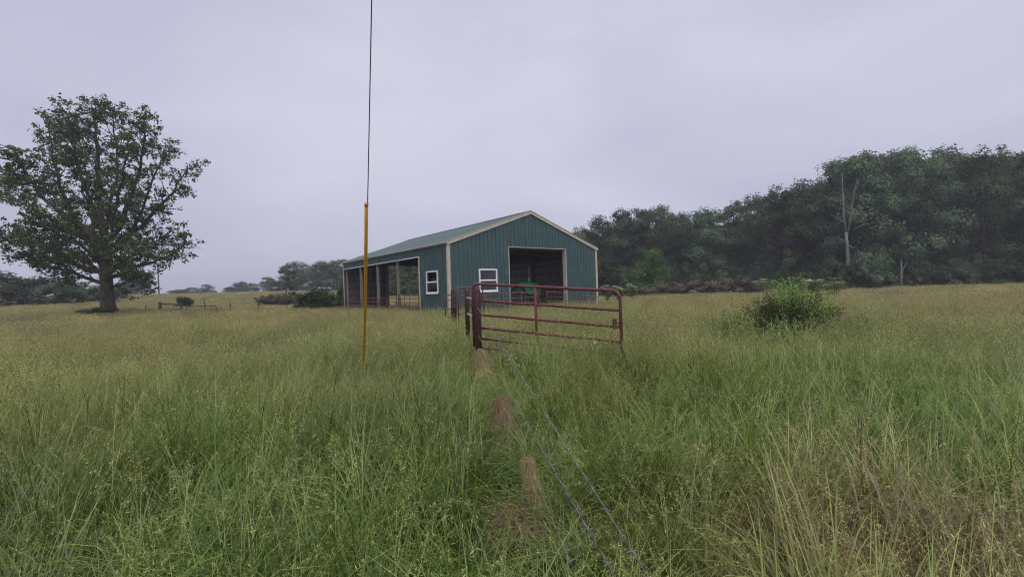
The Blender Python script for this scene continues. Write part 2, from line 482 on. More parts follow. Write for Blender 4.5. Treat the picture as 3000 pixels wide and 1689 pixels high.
PITCHW, PANELW = 0.3048, 0.9144
def sheet(x0, x1, top, openings, z0=0.04, inset=0.0035):
    """one ribbed wall sheet between x0 and x1; outer face at -y, inner face set back"""
    xs = {x0, x1}
    k = math.floor(x0 / PITCHW) - 1
    ribs = []
    while k * PITCHW < x1 + PITCHW:
        c = (k + .5) * PITCHW; ribs.append(c)
        for d in (-.032, -.014, .014, .032):
            if x0 < c + d < x1: xs.add(c + d)
        k += 1
    for o in openings:
        for v in (o[0], o[1]):
            if x0 < v < x1: xs.add(v)
    if x0 < BW / 2 < x1: xs.add(BW / 2)
    xs = sorted(xs)
    def prof(x):
        d = min(abs(x - c) for c in ribs)
        return 0.032 * min(1, max(0, (.032 - d) / .018))
    mb = MB()
    for a, b in zip(xs, xs[1:]):
        if b - a < 1e-6: continue
        mid = (a + b) / 2
        spans = [(z0, None)]
        for (ox0, ox1, oz0, oz1) in openings:
            if ox0 - 1e-6 <= a and b <= ox1 + 1e-6:
                spans = ([(z0, oz0)] if oz0 > z0 + .01 else []) + [(oz1, None)]
        for (s0, s1) in spans:
            ta, tb = (top(a), top(b)) if s1 is None else (s1, s1)
            pa, pb = -prof(a), -prof(b)
            mb.poly([(a, pa, s0), (b, pb, s0), (b, pb, tb), (a, pa, ta)], 0)
            mb.poly([(b, pb + inset, s0), (a, pa + inset, s0), (a, pa + inset, ta), (b, pb + inset, tb)], 1)
    return mb

def wall(length, top, openings, loc, rz):
    x = 0.0
    while x < length - .01:
        x1 = min(x + PANELW, length)
        mb = sheet(x, x1 - 0.002, top, openings)
        if mb.f:
            mb.build('wall_panel', ['barn_green', 'sheet_inside'], barn, loc=loc, rot=(0, 0, rz))
        x = x1

D0, D1, DT = 4.50, 9.58, 4.38            # front doorway
O0, O1, OT = 3.70, BL - 0.05, 3.95       # open bays of the left side, along local y
FW = (2.13, 3.50, 1.61, 3.00)            # front window
SW = (1.20, 2.67, 1.60, 2.98)            # side window, along local y
wall(BW, ztop, [(D0, D1, 0, DT), FW], (0, 0, 0), 0)
# left wall runs along local y: placed so that its outer face looks to -x
wall(BL, lambda x: BE - .05, [(BL - O1, BL - O0, 0, OT), (BL - SW[1], BL - SW[0], SW[2], SW[3])], (0, BL, 0), -math.pi / 2)
wall(BL, lambda x: BE - .05, [], (BW, 0, 0), math.pi / 2)
wall(BW, ztop, [(BW - 9.3, BW - 4.09, 0, 4.36)], (BW, BL, 0), math.pi)

# roof sheets
SL = math.hypot(BW / 2 + .06, BR - BE) ; SANG = math.atan2(BR - BE, BW / 2)
def roof_sheet():
    mb = MB()
    xs = [0.0]
    for k in range(3):
        c = (k + .5) * PITCHW
        xs += [c - .032, c - .014, c + .014, c + .032]
    xs.append(PANELW - .002)
    pr = lambda i: .03 if (i % 4) in (2, 3) and 0 < i < len(xs) - 1 else 0.0
    for i in range(len(xs) - 1):
        za, zb = pr(i), pr(i + 1)
        for k in range(1):
            mb.poly([(xs[i], 0, za), (xs[i + 1], 0, zb), (xs[i + 1], SL, zb), (xs[i], SL, za)], 0)
            mb.poly([(xs[i], SL, za - .004), (xs[i + 1], SL, zb - .004), (xs[i + 1], 0, zb - .004), (xs[i], 0, za - .004)], 1)
    return mb.mesh('roof_panel', ['roof_green', 'sheet_inside'])
rs = roof_sheet()
for side in (0, 1):
    for k in range(20):
        y0 = k * PANELW
        if side == 0:   # left slope: sheet x runs toward -local y so that its up side faces out
            m = Matrix.Translation((-.06, y0 + PANELW, BE - .02)) @ Matrix.Rotation(-math.pi / 2, 4, 'Z') @ Matrix.Rotation(SANG, 4, 'X')
        else:
            m = Matrix.Translation((BW + .06, y0, BE - .02)) @ Matrix.Rotation(math.pi / 2, 4, 'Z') @ Matrix.Rotation(SANG, 4, 'X')
        o = link('roof_panel', rs, barn)
        o.matrix_local = m
mb = MB()
for sgn in (-1, 1):
    mb.bar((BW / 2 + sgn * .14, -.04, BR + .002), (BW / 2 + sgn * .14, BL + .04, BR + .002), .30, .012, up=(-sgn * math.sin(SANG) * -1, 0, math.cos(SANG)))
mb.build('ridge_cap', 'roof_green', barn)

# trim
def corner_trim(x, y, sx, sy):
    mb = MB()
    t, w, h = .032, .17, BE - .02
    a = (min(x - sx * t * -1, x - sx * w * -1), 0)
    x_out, y_out = x - sx * t, y - sy * t      # sx, sy point into the barn
    x_in, y_in = x + sx * w, y + sy * w
    mb.box((min(x_out, x_in), min(y_out, y_out + sy * .028), 0.02), (max(x_out, x_in), max(y_out, y_out + sy * .028), h))
    mb.box((min(x_out, x_out + sx * .028), min(y_out + sy * .028, y_in), 0.02), (max(x_out, x_out + sx * .028), max(y_out + sy * .028, y_in), h))
    mb.build('corner_trim', 'beige_trim', barn)
for c in ((0, 0, 1, 1), (BW, 0, -1, 1), (0, BL, 1, -1), (BW, BL, -1, -1)): corner_trim(*c)
for y in (-.055, BL + .055):
    for sgn in (-1, 1):
        p = (BW / 2 - sgn * (BW / 2 + .07), y, BE - .105); q = (BW / 2 - sgn * .002, y, BR - .085)
        mb = MB().bar(p, q, .06, .20, up=(0, 0, 1))
        mb.bar((p[0], y, p[2] + .115), (q[0], y, q[2] + .115), .12, .014)
        mb.build('rake_trim', 'beige_trim', barn)
for x, s in ((-.06, -1), (BW + .06, 1)):
    mb = MB()
    mb.box((x - .012 if s < 0 else x, -.02, BE - .14), (x if s < 0 else x + .012, BL + .02, BE - .005))
    mb.build('eave_fascia', 'beige_trim', barn)
    mb = MB()
    prof = [(0, -.105), (.075, -.105), (.10, -.06), (.115, -.005), (.10, -.005), (.09, -.055), (.068, -.095), (0, -.095)]
    ya, yb = -.06, BL + .06
    pts = [[(x + s * (.013 + u), yy, BE + v) for u, v in prof] for yy in (ya, yb)]
    n = len(prof)
    for i in range(n):
        j = (i + 1) % n
        mb.poly([pts[0][i], pts[1][i], pts[1][j], pts[0][j]] if s < 0 else [pts[0][j], pts[1][j], pts[1][i], pts[0][i]])
    mb.build('gutter', 'white_trim', barn)
# door trim (front and back doorway)
def door_trim(y, x0, x1, top, s):
    for nm, a, b in (('door_jamb', (x0 - .05, 0, 0), (x0 + .012, .30, top)), ('door_jamb', (x1 - .012, 0, 0), (x1 + .05, .30, top)), ('door_head', (x0 - .05, 0, top), (x1 + .05, .30, top + .06))):
        ya, yb = sorted((y - s * .034, y + s * b[1]))
        MB().box((a[0], ya, a[2] + .02), (b[0], yb, b[2])).build(nm, 'beige_trim', barn)
door_trim(0, D0, D1, DT, 1)
door_trim(BL, 4.09, 9.3, 4.36, -1)
MB().box((-.034, O0 - .16, .02), (.19, O0 + .012, OT - .02)).build('opening_jamb', 'beige_trim', barn)
MB().box((-.030, O0 - .16, OT - .02), (.12, BL - .18, OT + .05)).build('opening_head', 'white_trim', barn)
# timber frame
def post(x, y, h=BE - .25):
    MB().box((x - .085, y - .07, .02), (x + .085, y + .07, h)).build('post', 'post_wood', barn)
for y in (7.14, 10.78, 14.35): post(.13, y)
for y in (3.85, BL - .22): post(.24, y)
for y in (.2, 3.66, 7.3, 10.97, 14.6, BL - .2): post(BW - .15, y)
for x in (D0 - .2, D1 + .2): post(x, .25)
for x in (3.9, 9.5): post(x, BL - .25)
for z in (.35, .95, 1.55, 2.2, 2.85, 3.5, 4.1):
    MB().box((BW - .062, .35, z), (BW - .024, BL - .35, z + .14)).build('girt', 'girt_wood', barn)
    for a, b in ((.35, 3.8), (9.6, BW - .35)):
        MB().box((a, BL - .062, z), (b, BL - .024, z + .14)).build('girt', 'girt_wood', barn)
    for a, b in ((.35, D0 - .3), (D1 + .3, BW - .3)):
        if z < 1.4 or z > 3.1 or a > 5: MB().box((a, .024, z), (b, .062, z + .14)).build('girt', 'girt_wood', barn)
    if not 1.4 < z < 3.1: MB().box((.024, .35, z), (.062, O0 - .2, z + .14)).build('girt', 'girt_wood', barn)
MB().box((.022, O0, OT + .06), (.06, BL - .3, OT + .34)).build('header_board', 'girt_wood', barn)
for y in (.5, 3.75, 7.3, 10.95, 14.5, BL - .45):
    mb = MB(); zc = BE - .30
    mb.box((.22, y - .02, zc), (BW - .22, y + .02, zc + .2))
    zr = BR - .32
    for sgn in (-1, 1):
        mb.bar((BW / 2 - sgn * (BW / 2 - .25), y, zc + .12), (BW / 2, y, zr), .04, .18)
        for f in (.33, .66):
            xb = BW / 2 - sgn * (BW / 2 - .25) * (1 - f)
            mb.bar((xb, y + .045, zc + .1), (BW / 2 - sgn * (BW / 2 - .25) * (1 - f) + sgn * .6, y + .045, zc + .12 + (zr - zc) * f), .035, .09)
    mb.box((BW / 2 - .05, y + .025, zc + .1), (BW / 2 + .05, y + .06, zr))
    mb.build('truss', 'girt_wood', barn)
for sgn in (-1, 1):
    for f in (.08, .25, .42, .59, .76, .93):
        x = BW / 2 - sgn * (BW / 2 - .1) * (1 - f); z = BE + (BR - BE) * f - .14
        MB().box((x - .02, .15, z - .07), (x + .02, BL - .15, z + .07)).build('purlin', 'girt_wood', barn)
tag(MB().box((.07, .07, -.25), (BW - .07, BL - .07, .035)).build('floor', 'dirt_floor', barn))
# windows
def window(loc, rz, w, h):
    e = empty('window'); e.parent = barn; e.location = loc; e.rotation_euler = (0, 0, rz)
    b = .085
    mb = MB()
    mb.box((0, -.05, 0), (b, .05, h)); mb.box((w - b, -.05, 0), (w, .05, h))
    mb.box((b, -.05, 0), (w - b, .05, b)); mb.box((b, -.05, h - b), (w - b, .05, h))
    mb.build('frame', 'vinyl', e)
    MB().box((b, -.038, h * .5 - .045), (w - b, .035, h * .5 + .045)).build('meeting_rail', 'vinyl', e)
    for z0, z1, y in ((b, h * .5 - .045, -.012), (h * .5 + .045, h - b, .010)):
        MB().box((b, y - .004, z0), (w - b, y, z1)).build('pane', 'window_glass', e)
    MB().box((-.03, -.075, -.045), (w + .03, -.051, 0)).build('sill', 'vinyl', e)
window((FW[0], -.012, FW[2]), 0, FW[1] - FW[0], FW[3] - FW[2])
window((-.012, SW[1], SW[2]), -math.pi / 2, SW[1] - SW[0], SW[3] - SW[2])

def barn_pt(x, y, z=0.0):
    c, s = math.cos(BYAW), math.sin(BYAW)
    return Vector((BX + x * c - y * s, BY + x * s + y * c, BARN_Z + z))

# ------------------------------------------------------------------ tractor in the doorway
def wheel(parent, x, y, r, w):
    e = empty('wheel'); e.parent = parent; e.location = (x, y, r)
    mb = MB()
    n = 28
    prof = [(-w / 2, .62), (-w / 2, .92), (-w * .38, 1.0), (w * .38, 1.0), (w / 2, .92), (w / 2, .62)]
    for i in range(n):
        a0, a1 = 2 * math.pi * i / n, 2 * math.pi * (i + 1) / n
        for (u0, q0), (u1, q1) in zip(prof, prof[1:]):
            mb.poly([(math.cos(a) * q * r, u, math.sin(a) * q * r) for (u, q, a) in ((u0, q0, a0), (u1, q1, a0), (u1, q1, a1), (u0, q0, a1))])
        if i % 2 == 0:
            mb.bar((math.cos(a0) * r * .99, -w * .48, math.sin(a0) * r * .99), (math.cos(a0 + .2) * r * 1.0, w * .02, math.sin(a0 + .2) * r * 1.0), .05, .05)
            mb.bar((math.cos(a0 + .1) * r * .99, w * .48, math.sin(a0 + .1) * r * .99), (math.cos(a0 + .3) * r * 1.0, -w * .02, math.sin(a0 + .3) * r * 1.0), .05, .05)
    mb.build('tyre', 'tyre_rubber', e)
    mb = MB()
    for sgn in (-1, 1):
        mb.tube([(0, 0, 0), (0, sgn * w * .3, 0)], [r * .63, r * .6], 20)
    mb.tube([(0, -w * .4, 0), (0, w * .4, 0)], r * .18, 12)
    mb.build('rim', 'seat_black', e)

tp = barn_pt(7.75, 2.3)
tractor = empty('tractor', (tp.x, tp.y, .04), BYAW + .10)
tractor.scale = (1.08, 1.08, 1.08)
tag(tractor, 'green farm tractor with upright exhaust parked inside the dark barn doorway', 'tractor')
def build_tractor():
    T = tractor
    # hood: lofted sections along local x
    secs = [(-.95, .36, 1.18, 1.98), (-.2, .37, 1.16, 2.00), (.5, .36, 1.14, 1.98), (.95, .33, 1.12, 1.92), (1.18, .28, 1.16, 1.78)]
    mb = MB()
    rings = []
    for x, hw, zb, zt in secs:
        rings.append([(x, -hw, zb), (x, -hw, zt - .14), (x, -hw + .10, zt - .02), (x, 0, zt), (x, hw - .10, zt - .02), (x, hw, zt - .14), (x, hw, zb)])
    for a, b in zip(rings, rings[1:]):
        for i in range(6): mb.poly([a[i], a[i + 1], b[i + 1], b[i]])
    mb.poly(rings[0][::-1]); mb.poly(rings[-1])
    hood = mb.build('hood', 'tractor_green', T)
    MB().box((1.185, -.2, 1.22), (1.20, .2, 1.66)).build('grille', 'seat_black', hood)
    for y in (-.2, .2): MB().tube([(1.17, y * .9, 1.70), (1.20, y * .9, 1.70)], .05, 12).build('headlight', 'vinyl', hood)
    MB().box((.55, -.372, 1.56), (.98, -.352, 1.66)).build('decal', 'white_trim', hood)
    MB().box((-.95, -.24, .75), (1.1, .24, 1.16)).build('engine_block', 'seat_black', T)
    MB().box((-2.1, -.3, .7), (-.95, .3, 1.2)).build('gearbox', 'tractor_green', T)
    mb = MB()
    mb.tube([(.15, -.18, 1.95), (.15, -.18, 2.25)], .055, 10); mb.tube([(.15, -.18, 2.25), (.15, -.18, 2.75), (.17, -.18, 2.92), (.26, -.18, 3.05)], .033, 8)
    mb.build('exhaust_pipe', 'galvanised', T, smooth=True)
    for y, s in ((-.62, -1), (.62, 1)):
        mb = MB()
        pts = [(-2.35 + .82 + .95 * math.cos(a), .80 + .95 * math.sin(a)) for a in [math.radians(20 + 14 * k) for k in range(11)]]
        for (xa, za), (xb, zb) in zip(pts, pts[1:]):
            mb.poly([(xa, y - .22, za), (xb, y - .22, zb), (xb, y + .22, zb), (xa, y + .22, za)])
            mb.poly([(xa, y + .22, za - .02), (xb, y + .22, zb - .02), (xb, y - .22, zb - .02), (xa, y - .22, za - .02)])
        mb.build('fender', 'tractor_green', T)
    mb = MB(); mb.box((-1.75, -.25, 1.3), (-1.3, .25, 1.42)); mb.box((-1.85, -.25, 1.42), (-1.75, .25, 1.85)); mb.build('seat', 'seat_black', T)
    mb = MB(); mb.tube([(-.98, 0, 1.55), (-1.12, 0, 1.82)], .025, 8)
    mb.tube([(-1.12 + .1 * math.sin(a), .2 * math.cos(a), 1.84 + .17 * math.sin(a)) for a in [2 * math.pi * k / 18 for k in range(19)]], .015, 6); mb.build('steering_wheel', 'seat_black', T)
    for y in (-.66, .66): wheel(T, -1.53, y, .80, .40)
    for y in (-.62, .62): wheel(T, .80, y, .45, .24)
    MB().tube([(.80, -.6, .45), (.80, .6, .45)], .05, 8).build('front_axle', 'seat_black', T)
    MB().tube([(-1.53, -.6, .8), (-1.53, .6, .8)], .09, 8).build('rear_axle', 'seat_black', T)
build_tractor()

# ------------------------------------------------------------------ pipe gates, posts and rails
def arc_corner(a, b, c, r, n=7):
    """points rounding the corner at b between a and c"""
    a, b, c = Vector(a), Vector(b), Vector(c)
    u, v = (a - b).normalized(), (c - b).normalized()
    p, q = b + u * r, b + v * r
    return [p * (1 - t) ** 2 + b * 2 * t * (1 - t) + q * t ** 2 for t in [k / (n - 1) for k in range(n)]]

def pipe_gate(name, label, cat, P, Q, zl, zr, uprights=(.5,), r=.024, mat='red_paint', corner=.16, latch=False, group=None, foot=0.06):
    """P, Q ground points; zl, zr heights of the rails at P and at Q, top rail first"""
    P, Q = Vector((P[0], P[1], 0)), Vector((Q[0], Q[1], 0))
    g0 = Vector((P.x, P.y, gz(P.x, P.y)))
    e = empty(name, g0)
    tag(e, label, cat, group)
    D = Q - P
    def pt(f, z): return Vector((D.x * f, D.y * f, z - g0.z))
    tl, tr = pt(0, zl[0]), pt(1, zr[0])
    bl, br = pt(0, zl[-1]), pt(1, zr[-1])
    path = [bl] + arc_corner(bl, tl, tr, corner) + arc_corner(tl, tr, br, corner) + [br]
    MB().tube(path, r * 1.08, 10).build('frame', mat, e, smooth=True)
    for a, b in zip(zl[1:], zr[1:]):
        n = 7
        pts = [pt(.0 + k / n, a + (b - a) * k / n) + Vector((0, 0, .004 * math.sin(k * 2.1 + a * 9))) for k in range(n + 1)]
        MB().tube(pts, r * .92, 10).build('rail', mat, e, smooth=True)
    for f in uprights:
        MB().tube([pt(f, zl[0] + (zr[0] - zl[0]) * f - .01), pt(f, zl[-1] + (zr[-1] - zl[-1]) * f)], r * 1.02, 8).build('upright', mat, e, smooth=True)
    if latch:
        q = pt(.965, zr[2] + .05)
        mb = MB(); mb.box((q.x - .035, q.y - .03, q.z - .09), (q.x + .03, q.y + .03, q.z + .09)); mb.tube([q + Vector((0, 0, .02)), q + Vector((.10, -.06, .02))], .012, 6)
        mb.build('latch', 'rust', e)
    return e

def round_post(parent, x, y, h, r, mat, name='post', zb=-.3):
    mb = MB()
    ring = [(x, y, zb), (x, y, h - r * .55)] + [(x, y, h - r * .55 + r * .75 * math.sin(a)) for a in (.4, .8, 1.2, 1.5)]
    rad = [r, r] + [r * math.cos(a) for a in (.4, .8, 1.2, 1.5)]
    mb.tube(ring, rad, 14)
    return mb.build(name, mat, parent, smooth=True)

# near brace: two pipe posts tied by two grey rails
p1, p2 = at(1398, 846, 9.8), at(1367, 845, 12.2)
brace = empty('fence_brace', (p1.x, p1.y, 0))
tag(brace, 'pair of dark maroon pipe posts tied by grey rails at the near gate', 'fence brace')
round_post(brace, 0, 0, 1.66, .066, 'brown_post_paint')
round_post(brace, p2.x - p1.x, p2.y - p1.y, 1.69, .060, 'brown_post_paint')
dv = Vector((p2.x - p1.x, p2.y - p1.y, 0))
for z in (1.43, 1.02):
    MB().tube([dv * .02 + Vector((0, 0, z)), dv * .98 + Vector((0, 0, z + .02))], .03, 10).build('brace_rail', 'galvanised', brace, smooth=True)

gl, gr = at(1384, 831, 9.98), at(1816, 852, 8.35)
pipe_gate('pipe_gate', 'large dark red pipe gate hung on the near maroon post in the foreground', 'gate', gl, gr,
          [1.775, 1.425, 1.125, .85, .625, .43], [1.535, 1.185, .895, .625, .405, .215], uprights=(.47,), r=.028, corner=.17, latch=True)
mb = MB()
for z in (1.35, .72):
    mb.box((gl.x - .02, gl.y - .07, z - .05), (gl.x + .04, gl.y + .03, z + .05))
    mb.bar((gl.x, gl.y - .05, z), (p1.x, p1.y + .06, z), .03, .03)
hg = mb.build('hinge', 'rust', bpy.data.objects['pipe_gate'])
hg.location = -bpy.data.objects['pipe_gate'].location

# second gate and posts beyond the brace
a1, a2 = at(1341, 838, 17.5), at(1414, 840, 20.5)
pipe_gate('pipe_gate', 'rust red pipe gate standing behind the paired maroon posts', 'gate', a1, a2,
          [1.79, 1.49, 1.16, .80, .5], [1.77, 1.49, 1.13, .76, .5], uprights=(.5,), r=.026, mat='faded_red_paint', corner=.05)
b1, b2 = at(1303, 859, 20.0), at(1325, 859, 18.6)
pipe_gate('short_gate', 'short faded red gate with rounded end beside the barn corner trim', 'gate', b1, b2,
          [1.51, 1.3, .95, .6], [1.51, 1.3, .95, .6], uprights=(), r=.024, mat='faded_red_paint', corner=.12)
for (px, py, D, hh, lab) in ((1324, 848, 18.3, None, 'dark maroon gate post nearest the barn corner'), (1332, 851, 17.2, None, 'dark maroon gate post between short faded gate and paired posts')):
    q = at(px, py, D)
    e = empty('gate_post', (q.x, q.y, gz(q.x, q.y)))
    tag(e, lab, 'post', 'posts behind the brace')
    round_post(e, 0, 0, q.z - gz(q.x, q.y), .055, 'brown_post_paint')
    MB().box((-.06, -.07, 1.05), (.06, -.05, 1.17)).build('hinge_plate', 'rust', e)

# corral panels along the barn front
c1, c2 = at(1418, 857, 23.6), at(1577, 852, 27.0)
pipe_gate('corral_panel', 'faded red corral panel along the barn front below the gable window', 'corral panel', c1, c2,
          [1.47, 1.2, .92, .62, .36], [1.50, 1.2, .92, .62, .36], uprights=(.33, .66), r=.022, mat='faded_red_paint', corner=.06, group='corral panels')
c3, c4 = at(1601, 850, 27.2), at(1753, 856, 31.5)
pipe_gate('corral_panel', 'faded red corral panel in front of the right side of the barn doorway', 'corral panel', c3, c4,
          [1.50, 1.2, .96, .62, .36], [1.02, .9, .70, .5, .3], uprights=(.33, .68), r=.022, mat='faded_red_paint', corner=.14, group='corral panels')
# corral rails along the open side
s1, s2 = at(1001, 877, 42.0), at(1174, 865, 32.2)
pipe_gate('corral_panel', 'long thin rusty corral panel across the open left bays of the barn', 'corral panel', s1, s2,
          [1.34, 1.05, .8, .5], [1.40, 1.1, .8, .5], uprights=(.2, .4, .6, .8), r=.02, mat='faded_red_paint', corner=.06, group='corral panels')
s3, s4 = at(1161, 855, 33.2), at(1226, 856, 30.0)
pipe_gate('corral_panel', 'rusty corral panel next to the beige jamb of the open side', 'corral panel', s3, s4,
          [1.55, 1.28, 1.04, .8, .5], [1.58, 1.30, 1.04, .8, .5], uprights=(.38, .62), r=.022, mat='faded_red_paint', corner=.10, group='corral panels')

# ------------------------------------------------------------------ barbed wire
FX = lambda D: .470 - .1235 * D
wires = (('top strand of barbed wire running from the maroon post towards the viewer', [(9.74, 1.285), (5, 1.06), (1.2, .865), (-1.6, .72)], .0012),
         ('middle strand of barbed wire with dark dead vine wound round it', [(9.74, .70), (5, .66), (1.4, .715), (-1.6, .70)], .0009),
         ('lowest strand of barbed wire draped with dry grass bundles', [(9.74, .42), (5, .44), (2.0, .41), (-1.6, .36)], .0009))
def barb_mesh():
    mb = MB()
    for k in range(2):
        a = k * 2.2
        mb.tube([(.002 * math.cos(t), (t - 3) * .0012 + k * .004, .006 * math.sin(t) * 0 + .0055 * math.sin(t)) for t in [j * .9 for j in range(8)]], .0014, 5)
        mb.tube([(-.018 * math.cos(a), k * .004, -.018 * math.sin(a)), (.018 * math.cos(a), k * .004 + .002, .018 * math.sin(a))], [.0007, .0016][::1] if False else .0013, 5)
    return mb.mesh('barb', 'wire_steel')
BARB = barb_mesh()
for lab, ctrl, r in wires:
    ds = np.linspace(ctrl[0][0], ctrl[-1][0], 150)
    zs = np.interp(-ds, [-c[0] for c in ctrl], [c[1] for c in ctrl])
    zs = np.convolve(np.pad(zs, 20, mode='edge'), np.ones(41) / 41, 'valid')
    e = empty('barbed_wire', (FX(ds[0]), ds[0], float(zs[0])))
    tag(e, lab, 'barbed wire', 'strands of the barbed wire fence')
    org = e.location
    pts = [Vector((FX(d), d, z)) - org for d, z in zip(ds, zs)]
    for ph in (0, math.pi):
        dd = np.linspace(0, 1, 700); tt = dd * (len(pts) - 1)
        path = []
        for k in range(700):
            i = min(int(tt[k]), len(pts) - 2); f = tt[k] - i
            c = pts[i].lerp(pts[i + 1], f)
            a = dd[k] * 11.4 / .10 * math.pi + ph
            path.append(c + Vector((math.cos(a) * .0011, 0, math.sin(a) * .0011)))
        MB().tube(path, r, 5).build('strand', 'wire_steel', e, smooth=True)
    d = 9.6; 
    while d > .4:
        i = int((ctrl[0][0] - d) / (ctrl[0][0] - ctrl[-1][0]) * 149)
        o = link('barb', BARB, e, loc=pts[i], rot=(random.uniform(-.2, .2), random.uniform(0, 6.28), .123))
        d -= .127
    if 'vine' in lab:
        path = []
        for k in range(120):
            d = 3.1 - k / 119 * 1.75
            i = (ctrl[0][0] - d) / (ctrl[0][0] - ctrl[-1][0]) * 149
            c = pts[int(i)].lerp(pts[min(int(i) + 1, 149)], i - int(i))
            path.append(c + Vector((math.cos(k * .47 + math.sin(k * .2)) * .006, 0, math.sin(k * .47 + math.sin(k * .2)) * .006 - .003)))
        MB().tube(path, [.0015 + .0028 * math.sin(math.pi * k / 119) + .0012 * math.sin(k * 1.7) for k in range(120)], 6).build('dead_vine', 'weathered_wood', e, smooth=True)

# ------------------------------------------------------------------ guy wire with yellow guard
gt, gb = at(1073.5, 598, 6.1), at(1065, 1062, 7.9)
gdir = (gt - gb).normalized()
gbase = gb - gdir * (gb.z / gdir.z)
guy = empty('guy_wire', gbase)
tag(guy, 'taut guy wire with yellow plastic guard rising from the grass', 'guy wire')
# the strand leaves the guard a little to the right; follow it to the top of the photo
wt = at(1077, 596, 6.1)
top = at(1089, -2, 4.72)
wdir = (top - wt).normalized()
strand = [gbase - gbase, gb - gbase, wt - gbase, top - gbase, top + wdir * 9 - gbase]
MB().tube(strand, .0062, 8).build('strand', 'guy_strand', guy, smooth=True)
mb = MB()
gp = [gb - gdir * .35 - gbase, gb - gbase, (gb.lerp(gt, .35) - gbase) + Vector((.012, 0, 0)), (gb.lerp(gt, .7) - gbase) + Vector((.006, 0, 0)), gt - gbase]
mb.tube(gp, [.021, .021, .023, .0235, .0235], 14)
guard = mb.build('guard', 'yellow_plastic', guy, smooth=True)
MB().tube([gp[-1] - gdir * .03, gp[-1] + gdir * .012], .0262, 14).build('collar', 'yellow_plastic', guard)
mb = MB()
perp = gdir.cross(Vector((0, 1, 0))).normalized()
mb.tube([gp[0] + perp * .0 + Vector((0, -.022, 0)), gp[2] + Vector((0, -.0235, 0)), gp[4] + Vector((0, -.0235, 0))], .0035, 6)
mb.build('seam', 'yellow_plastic', guard)
MB().tube([Vector((0, 0, -.2)), gp[0] + gdir * .1], .010, 8).build('anchor_rod', 'rust', guy)
MB().tube([gb - gbase - gdir * .06, gb - gbase - gdir * .06 + Vector((.10, 0, .004))], .006, 6).build('clamp_bolt', 'rust', guy)

# ------------------------------------------------------------------ dry grass bundles hanging on the wire and at the post
def dry_bundle(label, crest, hgt, wid, n, lean=(0, 0), seed=1, name='dry_grass_bundle', spread=1.0):
    rng = np.random.default_rng(seed)
    c = Vector(crest)
    e_loc = Vector((c.x, c.y, 0))
    base = np.zeros((n, 3)); base[:, 0] = rng.normal(0, wid * .10, n); base[:, 1] = rng.normal(0, .05, n); base[:, 2] = c.z + rng.normal(0, .015, n)
    az = rng.uniform(0, 6.28, n)
    ln = hgt * rng.uniform(.45, 1.35, n)
    th0 = rng.uniform(.6, 1.6, n); bend = rng.uniform(1.2, 2.0, n) * (1.15) + (1.6 - th0) * .5
    th0 *= spread
    V, F, C = blades(base, az, ln, th0, np.minimum(bend, math.pi - th0 - .12), rng.uniform(.004, .009, n), K=5, rng=rng, power=.45)
    hz = np.clip(c.z - V[:, 2], 0, 1)
    V[:, 0] = V[:, 0] * (.35 + .75 * hz / max(hgt, .01)) * (wid / .3) + lean[0] * hz
    V[:, 1] = V[:, 1] * (.4 + .6 * hz / max(hgt, .01)) + lean[1] * hz
    V[:, 0] += .025 * np.sin(V[:, 2] * 19 + np.repeat(rng.uniform(0, 6.28, n), 12)) + np.repeat(rng.normal(0, .012, n), 12)
    V[:, 1] += .02 * np.sin(V[:, 2] * 15 + np.repeat(rng.uniform(0, 6.28, n), 12))
    V[:, 2] = np.maximum(V[:, 2], .012)
    t = np.repeat(rng.uniform(0, 1, n), 12)
    o = link(name, mesh_np(name, V, F, 'dead_grass', {'tint': t}), loc=e_loc)
    tag(o, label, 'dry grass', 'dry grass bundles along the fence')
def straw_mat(label, c, rx, ry, h, n, seed):
    rng = np.random.default_rng(seed)
    a = rng.uniform(0, 6.283, n); r = np.sqrt(rng.uniform(0, 1, n))
    base = np.stack([np.cos(a) * r * rx, np.sin(a) * r * ry, h * (1 - r ** 2) * rng.uniform(.35, 1.0, n)], 1)
    V, F, C = blades(base, rng.normal(-1.9, 1.1, n), rng.uniform(.12, .34, n), rng.uniform(1.1, 1.75, n), rng.uniform(-.2, .7, n), rng.uniform(.003, .006, n), K=4, rng=rng)
    V[:, 2] = np.maximum(V[:, 2], .012)
    o = link('straw_mat', mesh_np('straw_mat', V, F, 'dead_grass', {'tint': np.repeat(rng.uniform(0, 1, n), 10)}), loc=(c[0], c[1], 0))
    tag(o, label, 'dry grass', 'dry grass along the fence')
q = at(1464, 1180, 4.95); dry_bundle('biggest tan bundle of dry grass hanging over the lowest wire, middle of three', (FX(4.95) - .02, 4.95, q.z + .03), .54, .23, 620, (.16, -.40), 2)
q = at(1532, 1364, 3.30); dry_bundle('tan sheaf of dry grass on the wire nearest the viewer', (FX(3.3) + .01, 3.3, q.z + .02), .44, .12, 360, (.12, -.30), 3)
q = at(1412, 1058, 9.45); dry_bundle('matted dry grass heaped against the foot of the near maroon post', (q.x, 9.35, .42), .55, .30, 600, (.14, -.8), 4, spread=1.1)
q = at(1512, 1480, 2.95); straw_mat('flattened mat of dead straw below the nearest sheaf on the wire', (q.x - .03, 2.98), .17, .30, .26, 520, 5)
q = at(1425, 1105, 8.4); straw_mat('flattened pale straw spilling towards the viewer from the post foot', (q.x, 8.3), .15, .7, .34, 600, 6)

